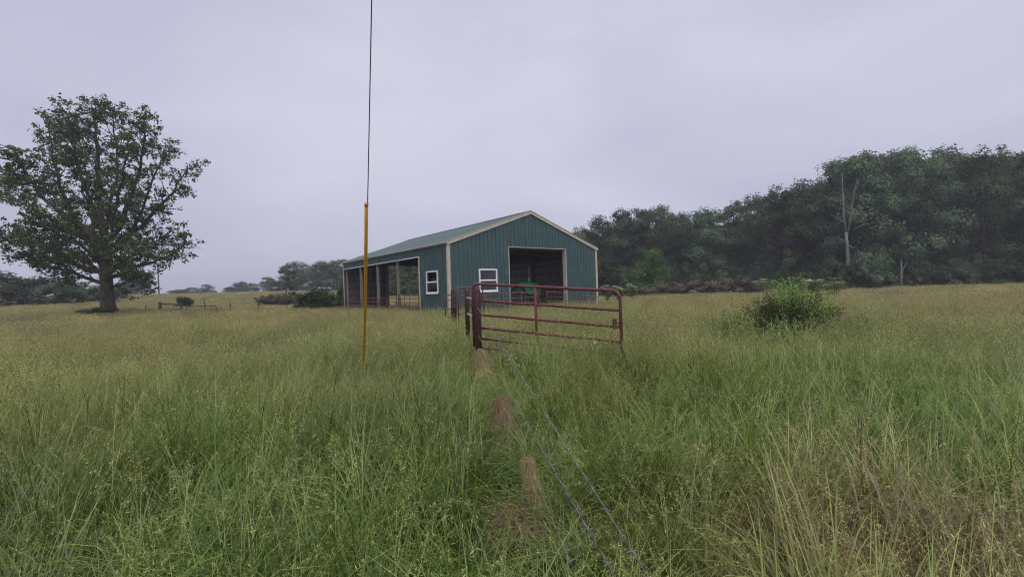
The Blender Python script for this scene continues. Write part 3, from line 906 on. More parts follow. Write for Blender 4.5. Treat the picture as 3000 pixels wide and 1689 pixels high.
# ------------------------------------------------------------------ trees
def crown_mesh(name, mat, rng, H, R, lobes, clumps, per, leaf, low=.22, clump_r=.85, flat=.95, top=.96, aspect=.6, density_shell=.62):
    """leaf clumps spread over several lobes; light and dark tones per clump"""
    cs = []; ld = []
    lob = []
    for k in range(lobes):
        f = (k + .5) / lobes
        z = H * (low + (top - low) * f)
        prof = math.sin(math.pi * min(.98, (.18 + .80 * f))) ** .6
        rr = R * prof * rng.uniform(.25, .62)
        a = k * 2.4 + rng.uniform(-.5, .5)
        lob.append((np.array([rr * math.cos(a), rr * math.sin(a), z - R * .22]), R * rng.uniform(.38, .6)))
    lob.append((np.array([0, 0, H * (low + top) / 2]), R * .7))
    for k in range(clumps):
        c, r = lob[rng.integers(len(lob))]
        d = unit(rng.normal(size=3)); d[2] = abs(d[2]) * .8 + d[2] * .2
        p = c + d * r * rng.uniform(density_shell, 1.05) * np.array([1, 1, .85])
        p[2] = min(max(p[2], H * low * .7), H * top)
        cs.append(p); ld.append(d)
    cs = np.array(cs); ld = np.array(ld)
    cr = rng.uniform(.55, 1.1, len(cs)) * clump_r
    idx = np.repeat(np.arange(len(cs)), per)
    d = unit(rng.normal(size=(len(idx), 3)))
    rad = rng.uniform(0, 1, (len(idx), 1)) ** .45
    P = cs[idx] + d * rad * cr[idx][:, None] * np.array([1, 1, flat])
    nrm = d * .45 + ld[idx] * .85 + np.array([0, 0, .45]) + rng.normal(0, .35, d.shape)
    tone = rng.uniform(.1, .75, len(cs))[idx]
    t = np.clip(tone + rng.normal(0, .16, len(idx)), 0, 1)
    V, F, T = leaves(P, nrm, leaf * rng.uniform(.6, 1.35, len(idx)), aspect, rng, t)
    return mesh_np(name, V, F, mat, {'tint': T})

def trunk_mesh(name, mat, rng, H, r, limbs=7, R=3.0, low=.25):
    mb = MB()
    pts = [(rng.normal(0, .012) * H * k / 6, rng.normal(0, .012) * H * k / 6, H * .82 * k / 6 - (.25 if k == 0 else 0)) for k in range(7)]
    mb.tube(pts, [r * (1.25 if k == 0 else 1) * (1 - .13 * k) for k in range(7)], 8)
    for k in range(limbs):
        f = low + (.7 - low) * k / limbs
        z = H * f; a = k * 2.4 + rng.uniform(-.4, .4); ln = R * rng.uniform(.6, .95) * (1.1 - f * .5)
        i = min(int(f / .82 * 6), 5)
        bx, by = pts[i][0], pts[i][1]
        mb.tube([(bx, by, z), (bx + math.cos(a) * ln * .4, by + math.sin(a) * ln * .4, z + ln * .28), (bx + math.cos(a) * ln, by + math.sin(a) * ln, z + ln * .75)], [r * .42, r * .28, r * .07], 6)
    return mb.mesh(name, mat, True)

PROTO = []
for k in range(6):
    rg = np.random.default_rng(100 + k)
    R = (4.6, 4.0, 5.2, 4.4, 3.6, 5.0)[k]
    PROTO.append((crown_mesh('crown', 'forest_leaf' if k % 3 else 'forest_leaf_warm', rg, 15, R, 11 + k % 3, 240, 62, .30, low=(.12, .2, .15, .1, .22, .14)[k], clump_r=.95),
                  trunk_mesh('trunk', 'bark', rg, 15, .24, R=R)))
SHRUB = []
for k in range(4):
    rg = np.random.default_rng(200 + k)
    mat = ('forest_leaf', 'forest_leaf_warm', 'shrub_dark_leaf', 'forest_leaf')[k]
    SHRUB.append((crown_mesh('crown', mat, rg, 4, 2.1, 7, 90, 40, .26, low=.03, clump_r=.55, top=.93), trunk_mesh('trunk', 'bark', rg, 4, .07, R=1.6, low=.05)))
rg = np.random.default_rng(301)
LIGHT = (crown_mesh('crown', 'light_leaf', rg, 6.2, 2.7, 9, 150, 42, .24, low=.06, clump_r=.6), trunk_mesh('trunk', 'bark', rg, 6.2, .11, R=2.2))

def tree(name, label, cat, group, loc, protos, sx, sz, rz):
    e = empty(name, loc, rz)
    tag(e, label, cat, group)
    o = link('trunk', protos[1], e); o.scale = (sx, sx, sz)
    o = link('crown', protos[0], e); o.scale = (sx, sx, sz)
    return e

ORD = 'first second third fourth fifth sixth seventh eighth ninth tenth eleventh twelfth thirteenth fourteenth fifteenth sixteenth seventeenth eighteenth nineteenth twentieth twenty-first twenty-second twenty-third twenty-fourth twenty-fifth twenty-sixth twenty-seventh twenty-eighth'.split()
# (photo x of the crown, photo y of its top, distance)
row = [(1712, 664, 100), (1762, 634, 88), (1822, 612, 84), (1880, 609, 86), (1945, 598, 90), (2010, 620, 86), (2068, 604, 84), (2150, 594, 80),
       (2217, 567, 78), (2290, 549, 76), (2360, 530, 76), (2450, 466, 72), (2515, 446, 70), (2545, 444, 74), (2602, 440, 74), (2686, 428, 72), (2748, 446, 70),
       (2815, 448, 70), (2872, 440, 70), (2950, 450, 68), (3000, 436, 68), (3075, 430, 66), (3160, 430, 66)]
for i, (px, py, D) in enumerate(row):
    t = at(px, py, D + (-4, 5, 0)[i % 3])
    z0 = gz(t.x, t.y) - .1
    h = (t.z - z0) * 1.03
    pr = PROTO[(i * 5 + i // 3) % 6]
    size = 'tall' if py < 480 else ('mid-height' if py < 590 else 'low')
    tree('woodland_tree', '%s dark green tree, %s crown from the barn along the right-hand treeline' % (size, ORD[i]), 'tree', 'trees of the right-hand treeline',
         (t.x, t.y, z0), pr, h / 15 * random.uniform(.92, 1.12) * (1.0 if h < 17 else .88), h / 15, random.uniform(0, 6.28))

# trees seen at the left skyline, far to near
GROVE = []
for k in range(4):
    rg = np.random.default_rng(250 + k)
    GROVE.append((crown_mesh('crown', ('forest_leaf', 'forest_leaf_warm')[k % 2], rg, 8, 3.4, 10, 210, 50, .27, low=.03, clump_r=.8, top=.95), trunk_mesh('trunk', 'bark', rg, 8, .16, R=2.4, low=.12)))
left_trees = [
    (400, 806, 150, 'PROTO', 2, 'far tree on the skyline behind the lowest right oak limb'),
    (372, 826, 152, 'PROTO', 5, 'low far tree just left of the utility pole behind the oak'),
    (520, 848, 185, 'SHRUB', 0, 'small bush alone on the skyline right of the utility pole'),
    (560, 842, 190, 'PROTO', 0, 'low spreading far tree at the left end of the skyline trees'),
    (608, 833, 190, 'PROTO', 3, 'rounded far tree second from the left on the skyline'),
    (680, 838, 185, 'PROTO', 1, 'low far tree left of the pointed crown on the skyline'),
    (705, 825, 185, 'PROTO', 4, 'far tree with small pointed crown on the skyline'),
    (738, 830, 175, 'PROTO', 2, 'greyish far tree beside the dome-shaped crown'),
    (788, 809, 160, 'PROTO', 5, 'dome-shaped dark tree on the ridge left of the sapling'),
    (818, 822, 150, 'PROTO', 0, 'green bushy tree behind the lone sapling'),
    (862, 768, 150, 'PROTO', 4, 'tall narrow-topped tree directly behind the lone sapling'),
    (905, 782, 146, 'PROTO', 3, 'dark tree between the tall narrow one and the barn grove'),
    (940, 768, 140, 'PROTO', 2, 'broad dark tree in the grove left of the barn'),
    (985, 756, 136, 'PROTO', 1, 'tallest tree of the grove touching the barn eave'),
    (1030, 770, 134, 'PROTO', 0, 'dark tree half hidden behind the far barn corner'),
]
for i, (px, py, D, src, k, lab) in enumerate(left_trees):
    t = at(px, py, D); z0 = gz(t.x, t.y) - .2; h = max(t.z - z0, 2.5) * 1.03
    pr = GROVE[k % 4]
    hh = 8.0
    wide = h / hh * (2.3 if h < 6 else 1.3)
    tree('field_tree', lab, 'tree', 'trees on the far skyline', (t.x, t.y, z0), pr, wide, h / hh, i * 1.7)
# dark thicket at the left edge, behind the oak
thick = [(-70, 800, 74), (20, 797, 72), (95, 806, 76), (160, 812, 73), (225, 822, 76), (285, 836, 78), (330, 846, 84)]
for i, (px, py, D) in enumerate(thick):
    t = at(px, py, D); z0 = gz(t.x, t.y) - .1; h = (t.z - z0) * 1.05
    tree('thicket_shrub', '%s shrub from the left edge in the dark thicket behind the oak' % ORD[i], 'shrub', 'thicket behind the oak', (t.x, t.y, z0), SHRUB[i % 4], h / 4 * 1.35, h / 4, i * 2.1)

# ---- the wood behind the first row: one mass
def scatter(name, protos, pts, rz, scl, idx, dry, lum, label, tilt=None, kind='stuff'):
    """instances of prototype meshes on explicit points (geometry nodes)"""
    coll = bpy.data.collections.new(name + '_kinds')
    for k, me in enumerate(protos):
        coll.objects.link(bpy.data.objects.new('kind_%02d_%s' % (k, name), me))
    n = len(pts)
    me = bpy.data.meshes.new(name)
    me.vertices.add(n); me.vertices.foreach_set('co', np.ascontiguousarray(pts, np.float32).ravel())
    rot = np.zeros((n, 3), np.float32); rot[:, 2] = rz
    if tilt is not None: rot[:, :2] = tilt
    sc = np.ascontiguousarray(scl, np.float32)
    if sc.ndim == 1: sc = np.repeat(sc[:, None], 3, 1)
    for nm, ty, v in (('rot', 'FLOAT_VECTOR', rot), ('scl', 'FLOAT_VECTOR', sc)):
        a = me.attributes.new(nm, ty, 'POINT'); a.data.foreach_set('vector', np.ascontiguousarray(v).ravel())
    a = me.attributes.new('idx', 'INT', 'POINT'); a.data.foreach_set('value', np.ascontiguousarray(idx, np.int32))
    for nm, v in (('dry', dry), ('lum', lum)):
        a = me.attributes.new(nm, 'FLOAT', 'POINT'); a.data.foreach_set('value', np.ascontiguousarray(v, np.float32))
    me.update()
    o = link(name, me)
    ng = bpy.data.node_groups.new(name, 'GeometryNodeTree')
    ng.interface.new_socket('Geometry', in_out='INPUT', socket_type='NodeSocketGeometry')
    ng.interface.new_socket('Geometry', in_out='OUTPUT', socket_type='NodeSocketGeometry')
    N, Lk = ng.nodes, ng.links
    gi, go = N.new('NodeGroupInput'), N.new('NodeGroupOutput')
    ci = N.new('GeometryNodeCollectionInfo'); ci.inputs['Collection'].default_value = coll
    ci.inputs['Separate Children'].default_value = True; ci.inputs['Reset Children'].default_value = True
    ip = N.new('GeometryNodeInstanceOnPoints'); ip.inputs['Pick Instance'].default_value = True
    def na(nm, ty):
        x = N.new('GeometryNodeInputNamedAttribute'); x.data_type = ty; x.inputs['Name'].default_value = nm; return x.outputs['Attribute']
    e2r = N.new('FunctionNodeEulerToRotation')
    Lk.new(na('rot', 'FLOAT_VECTOR'), e2r.inputs[0]); Lk.new(e2r.outputs[0], ip.inputs['Rotation'])
    Lk.new(na('scl', 'FLOAT_VECTOR'), ip.inputs['Scale']); Lk.new(na('idx', 'INT'), ip.inputs['Instance Index'])
    Lk.new(gi.outputs[0], ip.inputs['Points']); Lk.new(ci.outputs[0], ip.inputs['Instance']); Lk.new(ip.outputs[0], go.inputs[0])
    md = o.modifiers.new('scatter', 'NODES'); md.node_group = ng
    tag(o, label, kind=kind)
    return o

def bgwood():
    rng = np.random.default_rng(55)
    P, S_, I = [], [], []
    line = [(1080, 745, 104), (1200, 700, 100), (1300, 695, 98), (1450, 700, 98), (1600, 690, 104), (1720, 690, 108), (1850, 655, 96), (2000, 650, 94), (2150, 635, 90), (2300, 580, 86), (2450, 510, 82), (2600, 480, 80), (2800, 480, 78), (3000, 470, 76), (3250, 460, 74)]
    px = np.array([l[0] for l in line])
    for x in np.arange(1080, 3260, 34):
        for r in (0, 1, 2):
            D = np.interp(x, px, [l[2] for l in line]) + r * 9 + rng.uniform(-3, 3)
            py = np.interp(x, px, [l[1] for l in line]) + rng.uniform(0, 22)
            t = at(x + rng.uniform(-12, 12), py, D); z0 = gz(t.x, t.y) - .3
            h = t.z - z0
            P.append((t.x, t.y, z0)); S_.append((h / 15 * 1.1, h / 15 * 1.1, h / 15)); I.append(rng.integers(6))
    n = len(P)
    scatter('woodland', [p[0] for p in PROTO], np.array(P), rng.uniform(0, 6.28, n), np.array(S_), I, np.zeros(n), np.ones(n), 'dense dark green wood behind the right-hand treeline')
    # shrubs filling the foot of the treeline
    P, S_, I = [], [], []
    front = [(1090, 96), (1250, 90), (1400, 88), (1700, 84), (1760, 80), (1900, 78), (2100, 76), (2300, 70), (2500, 66), (2700, 66), (3000, 63), (3250, 60)]
    fx = [f[0] for f in front]; fd = [f[1] for f in front]
    for x in np.arange(1090, 3250, 15):
        for r in (0, 1):
            D = np.interp(x, fx, fd) + r * 4 + rng.uniform(-1, 1)
            t = at(x + rng.uniform(-8, 8), 850, D); z0 = gz(t.x, t.y) - .15
            h = rng.uniform(2.6, 4.6) * (1 + .45 * r)
            P.append((t.x, t.y, z0)); S_.append((h / 4 * .95, h / 4 * .95, h / 4)); I.append(rng.integers(4))
    n = len(P)
    scatter('undergrowth', [p[0] for p in SHRUB], np.array(P), rng.uniform(0, 6.28, n), np.array(S_), I, np.zeros(n), np.ones(n), 'tangled dark undergrowth along the foot of the right-hand treeline')
bgwood()

# light green tree in front of the wood
t = at(1905, 722, 66); z0 = gz(t.x, t.y)
tree('light_green_tree', 'small bright green bushy tree in front of the dark treeline right of the barn', 'tree', None, (t.x, t.y, z0 - .05), LIGHT, (t.z - z0) / 6.2 * 1.08, (t.z - z0) / 6.2 * 1.03, .4)
t = at(1702, 668, 92); z0 = gz(t.x, t.y)
tree('light_green_tree', 'pale green treetop rising behind the right eave of the barn', 'tree', None, (t.x, t.y, z0 - .05), LIGHT, (t.z - z0) / 6.2 * .8, (t.z - z0) / 6.2, 2.4)
t = at(1775, 760, 70); z0 = gz(t.x, t.y)
tree('small_tree', 'dark low bushy tree beside the right corner of the barn', 'tree', None, (t.x, t.y, z0 - .05), SHRUB[2], 1.5, (t.z - z0) / 4 * 1.03, 1.4)

# dead tree and thin trunk
def dead_tree():
    D = 60.5
    b = at(2486, 800, D); z0 = gz(b.x, b.y)
    e = empty('dead_tree', (b.x, b.y, z0))
    tag(e, 'bleached bare dead tree with forked trunk standing against the dark wood', 'tree')
    def P(px, py, dy=0): return at(px, py, D + dy) - e.location
    mb = MB()
    mb.tube([Vector((0, 0, -.2)), P(2484, 764), P(2482, 720), P(2478, 680)], [.24, .20, .18, .16], 8)
    tr = mb.build('trunk', 'bleached_wood', e, smooth=True)
    def limb(pts, radii): MB().tube(pts, radii, 6).build('limb', 'bleached_wood', e, smooth=True)
    limb([P(2478, 682), P(2472, 630), P(2470, 580), P(2468, 540), P(2466, 505)], [.13, .11, .085, .06, .03])
    limb([P(2482, 690), P(2491, 640), P(2497, 600, -.5), P(2504, 555, -1), P(2513, 524, -1)], [.12, .10, .08, .055, .03])
    limb([P(2471, 570), P(2464, 553), P(2452, 548)], [.05, .035, .02])
    limb([P(2475, 655), P(2455, 640), P(2432, 626)], [.06, .045, .02])
    limb([P(2497, 650), P(2508, 625, -.6), P(2517, 608, -1)], [.055, .04, .02])
    limb([P(2484, 716), P(2498, 726, -.5), P(2508, 721, -.8)], [.08, .06, .03])
    limb([P(2500, 672), P(2530, 658), P(2552, 655)], [.06, .05, .02])
    limb([P(2479, 712), P(2468, 708), P(2460, 707)], [.06, .04, .02])
    limb([P(2504, 556), P(2512, 548), P(2516, 530)], [.05, .04, .02])
dead_tree()
for i, (px, py, lab) in enumerate(((2440, 752, 'rounded shrub left of the foot of the dead tree'), (2492, 770, 'shrub covering the foot of the dead tree'), (2550, 758, 'shrub right of the foot of the dead tree'))):
    t = at(px, py, 57); z0 = gz(t.x, t.y) - .1
    tree('thicket_shrub', lab, 'shrub', 'shrubs at the dead tree', (t.x, t.y, z0), SHRUB[(i + 1) % 4], .85, (t.z - z0) / 4 * 1.05, i * 1.9)
b = at(2640, 830, 60); e = empty('bare_trunk', (b.x, b.y, gz(b.x, b.y)))
tag(e, 'thin pale bare trunk at the field edge right of the dead tree', 'tree')
MB().tube([(0, 0, -.2), (.02, 0, 1.2), (.1, 0, 2.4), (.12, 0, 3.9)], [.14, .12, .11, .05], 7).build('trunk', 'bleached_wood', e, smooth=True)
MB().tube([(.09, 0, 2.2), (.5, .1, 2.9), (.8, .1, 3.6)], [.06, .04, .02], 5).build('limb', 'bleached_wood', e, smooth=True)

# ---- the big oak
def build_oak():
    rng = np.random.default_rng(21)
    D = 40.0
    b = at(318, 912, D)
    z0 = gz(b.x, b.y)
    k = D / FPX * .4758
    e = empty('oak_tree', (b.x, b.y, z0))
    tag(e, 'large open-grown oak with thick trunk and spreading limbs left of the barn', 'tree')
    mb = MB()
    def L(x, y, d=0.0):
        x = 655 + (x - 655) * .93; y = 1396 - (1396 - y) * .975
        return at(x * .4758, 250 + y * .4758, D + d) - Vector((b.x, b.y, z0))
    limbs = []
    def limb(pts, r0, r1, dep):
        n = len(pts)
        path = [L(x, y, dep * (i / (n - 1)) ** 1.1) for i, (x, y) in enumerate(pts)]
        # subdivide with a little crook
        fine = []
        for i in range(n - 1):
            for t in (0, .33, .66):
                p = path[i].lerp(path[i + 1], t)
                if i or t: p = p + Vector(rng.normal(0, .07, 3))
                fine.append(p)
        fine.append(path[-1])
        m = len(fine)
        rad = [r0 + (r1 - r0) * (j / (m - 1)) ** .7 for j in range(m)]
        mb = MB().tube(fine, rad, 8)
        limbs.append((fine, rad, mb))
    tr = MB()
    tr.tube([L(668, 1415), L(668, 1385), L(664, 1340), L(658, 1250), L(652, 1150), L(645, 1060), L(634, 960)], [.74, .60, .52, .46, .44, .42, .36], 14)
    for a in range(6):
        tr.tube([Vector((math.cos(a) * .35, math.sin(a) * .35, .7)), Vector((math.cos(a) * .6, math.sin(a) * .6, .15)), Vector((math.cos(a) * .95, math.sin(a) * .95, -.15))], [.2, .22, .12], 7)
    limb([(634, 960), (620, 780), (603, 600), (595, 400), (580, 220), (570, 120)], .38, .05, .6)
    limb([(645, 1020), (700, 905), (770, 780), (830, 640), (880, 480), (905, 300), (892, 205)], .30, .04, -1.6)
    limb([(650, 1040), (760, 935), (880, 862), (1000, 745), (1100, 620), (1195, 490)], .28, .04, 1.5)
    limb([(655, 1180), (740, 1160), (840, 1105), (960, 1078), (1080, 1040), (1180, 958)], .24, .04, -1.8)
    limb([(668, 1250), (740, 1225), (820, 1185), (900, 1200)], .12, .03, 1.2)
    limb([(642, 1070), (540, 930), (440, 790), (370, 640), (320, 500), (300, 350), (275, 215)], .30, .04, 1.3)
    limb([(648, 1150), (500, 1120), (380, 1040), (250, 965), (100, 950), (-10, 945)], .26, .04, -1.2)
    limb([(652, 1215), (540, 1190), (400, 1130), (250, 1110), (110, 1030)], .22, .04, 1.6)
    limb([(640, 1010), (500, 860), (350, 770), (200, 640), (110, 520), (75, 430)], .26, .04, -2.4)
    limb([(630, 880), (545, 700), (480, 520), (430, 330), (395, 150)], .20, .04, -2.2)
    limb([(640, 920), (685, 700), (720, 500), (725, 300), (692, 150)], .20, .04, 2.4)
    limb([(560, 960), (400, 860), (180, 760), (10, 660), (-25, 570)], .18, .04, 3.2)
    limb([(655, 1120), (720, 1000), (830, 900), (900, 700), (1000, 480), (1070, 370)], .24, .04, 3.6)
    limb([(650, 1100), (600, 980), (560, 820), (500, 640), (450, 430), (470, 230)], .22, .04, 4.6)
    limb([(650, 1090), (690, 960), (700, 780), (760, 560), (800, 380)], .22, .04, -4.8)
    limb([(650, 1130), (560, 1030), (440, 930), (330, 860), (220, 840)], .2, .04, -4.6)
    limb([(655, 1160), (760, 1100), (850, 1000), (960, 950), (1050, 930)], .18, .04, 4.4)
    limb([(650, 1200), (600, 1130), (520, 1060), (400, 1000), (300, 1010)], .18, .04, 5.2)
    limb([(652, 1190), (690, 1130), (750, 1080), (790, 1010)], .16, .04, -4.8)
    # secondary branches and twigs
    tips = []
    for (fine, rad, mb) in limbs:
        m = len(fine)
        for j in range(int(m * .22), m):
            for rep in range(3 if j > m * .4 else 2):
                p = fine[j]
                d = (fine[min(j + 1, m - 1)] - fine[max(j - 1, 0)]).normalized()
                sd = Vector(rng.normal(0, 1, 3)); sd = (sd - d * sd.dot(d)).normalized()
                ln = rng.uniform(.6, 1.8) * (1.15 - .45 * j / m)
                dirn = (d * rng.uniform(.2, .8) + sd * .9 + Vector((0, 0, .28))).normalized()
                q1 = p + dirn * ln * .5 + Vector(rng.normal(0, .08, 3)); q2 = p + dirn * ln + Vector((0, 0, ln * .12)) + Vector(rng.normal(0, .1, 3))
                mb.tube([p, q1, q2], [min(rad[j] * .55, .06), .03, .012], 5, caps=False)
                for q in (q1, q2, q1.lerp(q2, .5)):
                    for s_ in range(2):
                        dd = Vector(rng.normal(0, 1, 3)).normalized(); dd = (dd + dirn * .6 + Vector((0, 0, .2))).normalized()
                        r_ = q + dd * rng.uniform(.25, .75)
                        mb.tube([q, r_], [.012, .006], 4, caps=False)
                        tips.append(tuple(r_))
        tips.append(tuple(fine[-1])); tips.append(tuple(fine[-2]))
    tips = np.array(tips)
    # sparser towards the upper right, fuller low down on the left
    keep = rng.uniform(0, 1, len(tips)) < np.clip(.62 - .022 * tips[:, 0], .36, .85)
    tips = tips[keep]
    tr.build('trunk', 'oak_bark', e, smooth=True)
    for (fine, rad, mb) in limbs: mb.build('limb', 'oak_bark', e, smooth=True)
    idx = np.repeat(np.arange(len(tips)), rng.integers(12, 26, len(tips)))
    cr = rng.uniform(.22, .46, len(tips))
    d = unit(rng.normal(size=(len(idx), 3)))
    P = tips[idx] + d * (rng.uniform(0, 1, (len(idx), 1)) ** .5) * cr[idx][:, None] * np.array([1.15, 1.15, .8])
    nrm = d * .5 + np.array([0, 0, .6]) + rng.normal(0, .6, d.shape)
    t = np.clip(rng.uniform(.1, .7, len(tips))[idx] + rng.normal(0, .18, len(idx)), 0, .93)
    t[rng.uniform(0, 1, len(t)) < .02] = 1.0
    V, F, T = leaves(P, nrm, rng.uniform(.14, .29, len(idx)), .62, rng, t)
    link('crown', mesh_np('crown', V, F, 'oak_leaf', {'tint': T}), e)
    return len(idx)
build_oak()

# ---- lone sapling and field bushes at the left
def sapling():
    rng = np.random.default_rng(31)
    D = 62; b = at(838, 872, D); z0 = gz(b.x, b.y)
    e = empty('sapling', (b.x, b.y, z0)); tag(e, 'lone slender sapling with bent side branch in the field left of the barn', 'tree')
    def P(px, py): return at(px, py, D) - e.location
    mb = MB()
    mb.tube([Vector((0, 0, -.2)), P(838, 850), P(841, 830), P(846, 808), P(850, 796)], [.08, .07, .055, .04, .015], 6)
    mb.tube([P(840, 838), P(828, 812), P(818, 800), P(810, 794)], [.04, .03, .02, .01], 5)
    mb.tube([P(841, 825), P(855, 815), P(860, 808)], [.035, .025, .01], 5)
    mb.build('trunk', 'bark', e, smooth=True)
    cs, cr = [], []
    for px, py, r in ((845, 803, .5), (852, 799, .5), (858, 800, .4), (848, 812, .6), (838, 816, .45), (843, 824, .6), (850, 828, .5), (835, 832, .5), (845, 838, .5), (838, 845, .4), (812, 795, .38), (819, 794, .38), (826, 797, .3), (856, 812, .45), (850, 843, .4)):
        p = P(px, py); cs.append((p.x, p.y + rng.normal(0, .4), p.z)); cr.append(r)
    cs, cr = np.array(cs), np.array(cr)
    idx = np.repeat(np.arange(len(cs)), 85)
    d = unit(rng.normal(size=(len(idx), 3)))
    Q = cs[idx] + d * rng.uniform(0, 1, (len(idx), 1)) ** .5 * cr[idx][:, None] * np.array([1.1, 1.1, .7])
    V, F, T = leaves(Q, d * .5 + np.array([0, 0, .7]), rng.uniform(.1, .2, len(idx)), .6, rng, np.clip(rng.normal(.5, .25, len(idx)), 0, .94))
    link('crown', mesh_np('crown', V, F, 'light_leaf', {'tint': T * .7}), e)
sapling()

bushes = [
    (537, 872, 898, 62, 60, 0, 'rounded dark bush behind the weathered timber brace'),
    (795, 862, 884, 95, 62, 3, 'low brown brambly bush left of the sapling foot'),
    (850, 854, 883, 85, 60, 3, 'grey brown brush heap below the lone sapling'),
    (893, 864, 900, 80, 46, 0, 'low leafy bush left of the darkest bush near the barn'),
    (930, 850, 902, 95, 45, 2, 'darkest bush beside the far corner of the barn'),
    (972, 862, 902, 80, 44, 0, 'leafy bush touching the far corner of the barn'),
    (412, 875, 884, 22, 95, 0, 'small dark bush on the slope, left one of two'),
    (440, 874, 883, 34, 95, 2, 'wider dark bush on the slope, right one of two'),
    (598, 874, 884, 16, 80, 3, 'tiny brown bush on the slope right of the timber brace'),
    (345, 880, 892, 24, 80, 3, 'tiny bush on the slope just right of the oak trunk'),
    (1003, 842, 880, 40, 47.5, 0, 'dark shrub behind the white corner of the barn'),
    (285, 902, 925, 110, 38.5, 0, 'low weedy bush at the foot of the oak trunk'),
]
BUSH = []
for k, mat in enumerate(('shrub_dark_leaf', 'forest_leaf', 'shrub_dark_leaf', 'bramble_leaf')):
    rg = np.random.default_rng(400 + k)
    BUSH.append((crown_mesh('foliage', mat, rg, 1.8, 1.5, 12, 130, 34, .15, low=.0, clump_r=.30, top=.9, density_shell=.35), trunk_mesh('stem', 'stem_brown', rg, 1.8, .035, R=1.0, low=.04, limbs=9)))
def bush(name, label, px, py, pyb, wpx, D, k, cat='bush', group='bushes in the field'):
    t = at(px, py, D); z0 = gz(t.x, t.y) - .05
    h = max(t.z - z0, .6); w = wpx / FPX * D
    e = empty(name, (t.x, t.y, z0), px * .37)
    tag(e, label, cat, group)
    for nm, me in (('stem', BUSH[k][1]), ('foliage', BUSH[k][0])):
        o = link(nm, me, e); o.scale = (w / 2.6, w / 2.6, h / 1.6)
for (px, py, pyb, wpx, D, k, lab) in bushes:
    bush('field_bush', lab, px, py, pyb, wpx, D, k)
# red brown bramble thickets at the foot of the wood
for i, (px, py, w, D, lab) in enumerate(((1900, 836, 70, 63, 'low brown bramble thicket under the bright green tree'), (1965, 826, 110, 63, 'reddish bramble thicket right of the bright green tree'),
        (2060, 818, 120, 60, 'longest red brown bramble thicket at the foot of the wood'), (2130, 813, 100, 58, 'highest grey brown bramble thicket left of the flowering elder'), (2195, 817, 90, 57, 'bramble thicket right behind the flowering elder left of the big shrub'),
        (1840, 846, 70, 62, 'low weedy bramble thicket right of the barn corner'))):
    bush('bramble_thicket', lab, px, py, 0, w * 1.25, D, 3, 'thicket', 'bramble thickets')

def elder(px, py, w, D, lab, seed, flowers=.35):
    rng = np.random.default_rng(seed)
    t = at(px, py, D); z0 = gz(t.x, t.y); h = t.z - z0; R = w / FPX * D / 2
    e = empty('flowering_elder', (t.x, t.y, z0)); tag(e, lab, 'shrub', 'pale flowering shrubs')
    mb = MB(); cs = []
    for k in range(16):
        a = rng.uniform(0, 6.28); r = R * rng.uniform(.1, 1.0); q = Vector((math.cos(a) * r, math.sin(a) * r * .6, h * rng.uniform(.6, 1.0)))
        mb.tube([(q.x * .2, q.y * .2, 0), (q.x * .7, q.y * .7, q.z * .6), tuple(q)], [.02, .014, .006], 5); cs.append(tuple(q))
    mb.build('stem', 'stem_green', e)
    cs = np.array(cs)
    idx = np.repeat(np.arange(len(cs)), 60); d = unit(rng.normal(size=(len(idx), 3)))
    V, F, T = leaves(cs[idx] * np.array([1, 1, .86]) + d * rng.uniform(0, .5, (len(idx), 1)) * np.array([1, 1, .7]), d * .4 + np.array([0, 0, .8]), rng.uniform(.12, .24, len(idx)), .45, rng)
    link('foliage', mesh_np('foliage', V, F, 'elder_leaf', {'tint': T}), e)
    m = max(4, int(len(cs) * .6))
    idx = np.repeat(np.arange(m), 45); d = rng.normal(size=(len(idx), 3)) * np.array([.16, .16, .03])
    V, F, T = leaves(cs[idx] + d + np.array([0, 0, .10]), np.array([[0, -.5, .8]]) + rng.normal(0, .5, (len(idx), 3)), rng.uniform(.05, .11, len(idx)), .9, rng)
    link('flower_head', mesh_np('flower_head', V, F, 'elder_flower', {'tint': T}), e)
elder(2236, 819, 60, 50, 'pale flowering shrub just left of the big green shrub at the wood edge', 61)
elder(2385, 820, 60, 40, 'pale flowering shrub directly right of the big green shrub', 62)
elder(2445, 818, 80, 41, 'whitest flowering shrub, right end of the row behind the big shrub', 63)
elder(1776, 838, 32, 46, 'pale leafy weed nearest the right barn corner', 64)
elder(1808, 835, 34, 46, 'taller pale leafy weed right of the barn corner', 65)
elder(1848, 832, 30, 48, 'pale leafy weed farthest from the barn corner', 66)

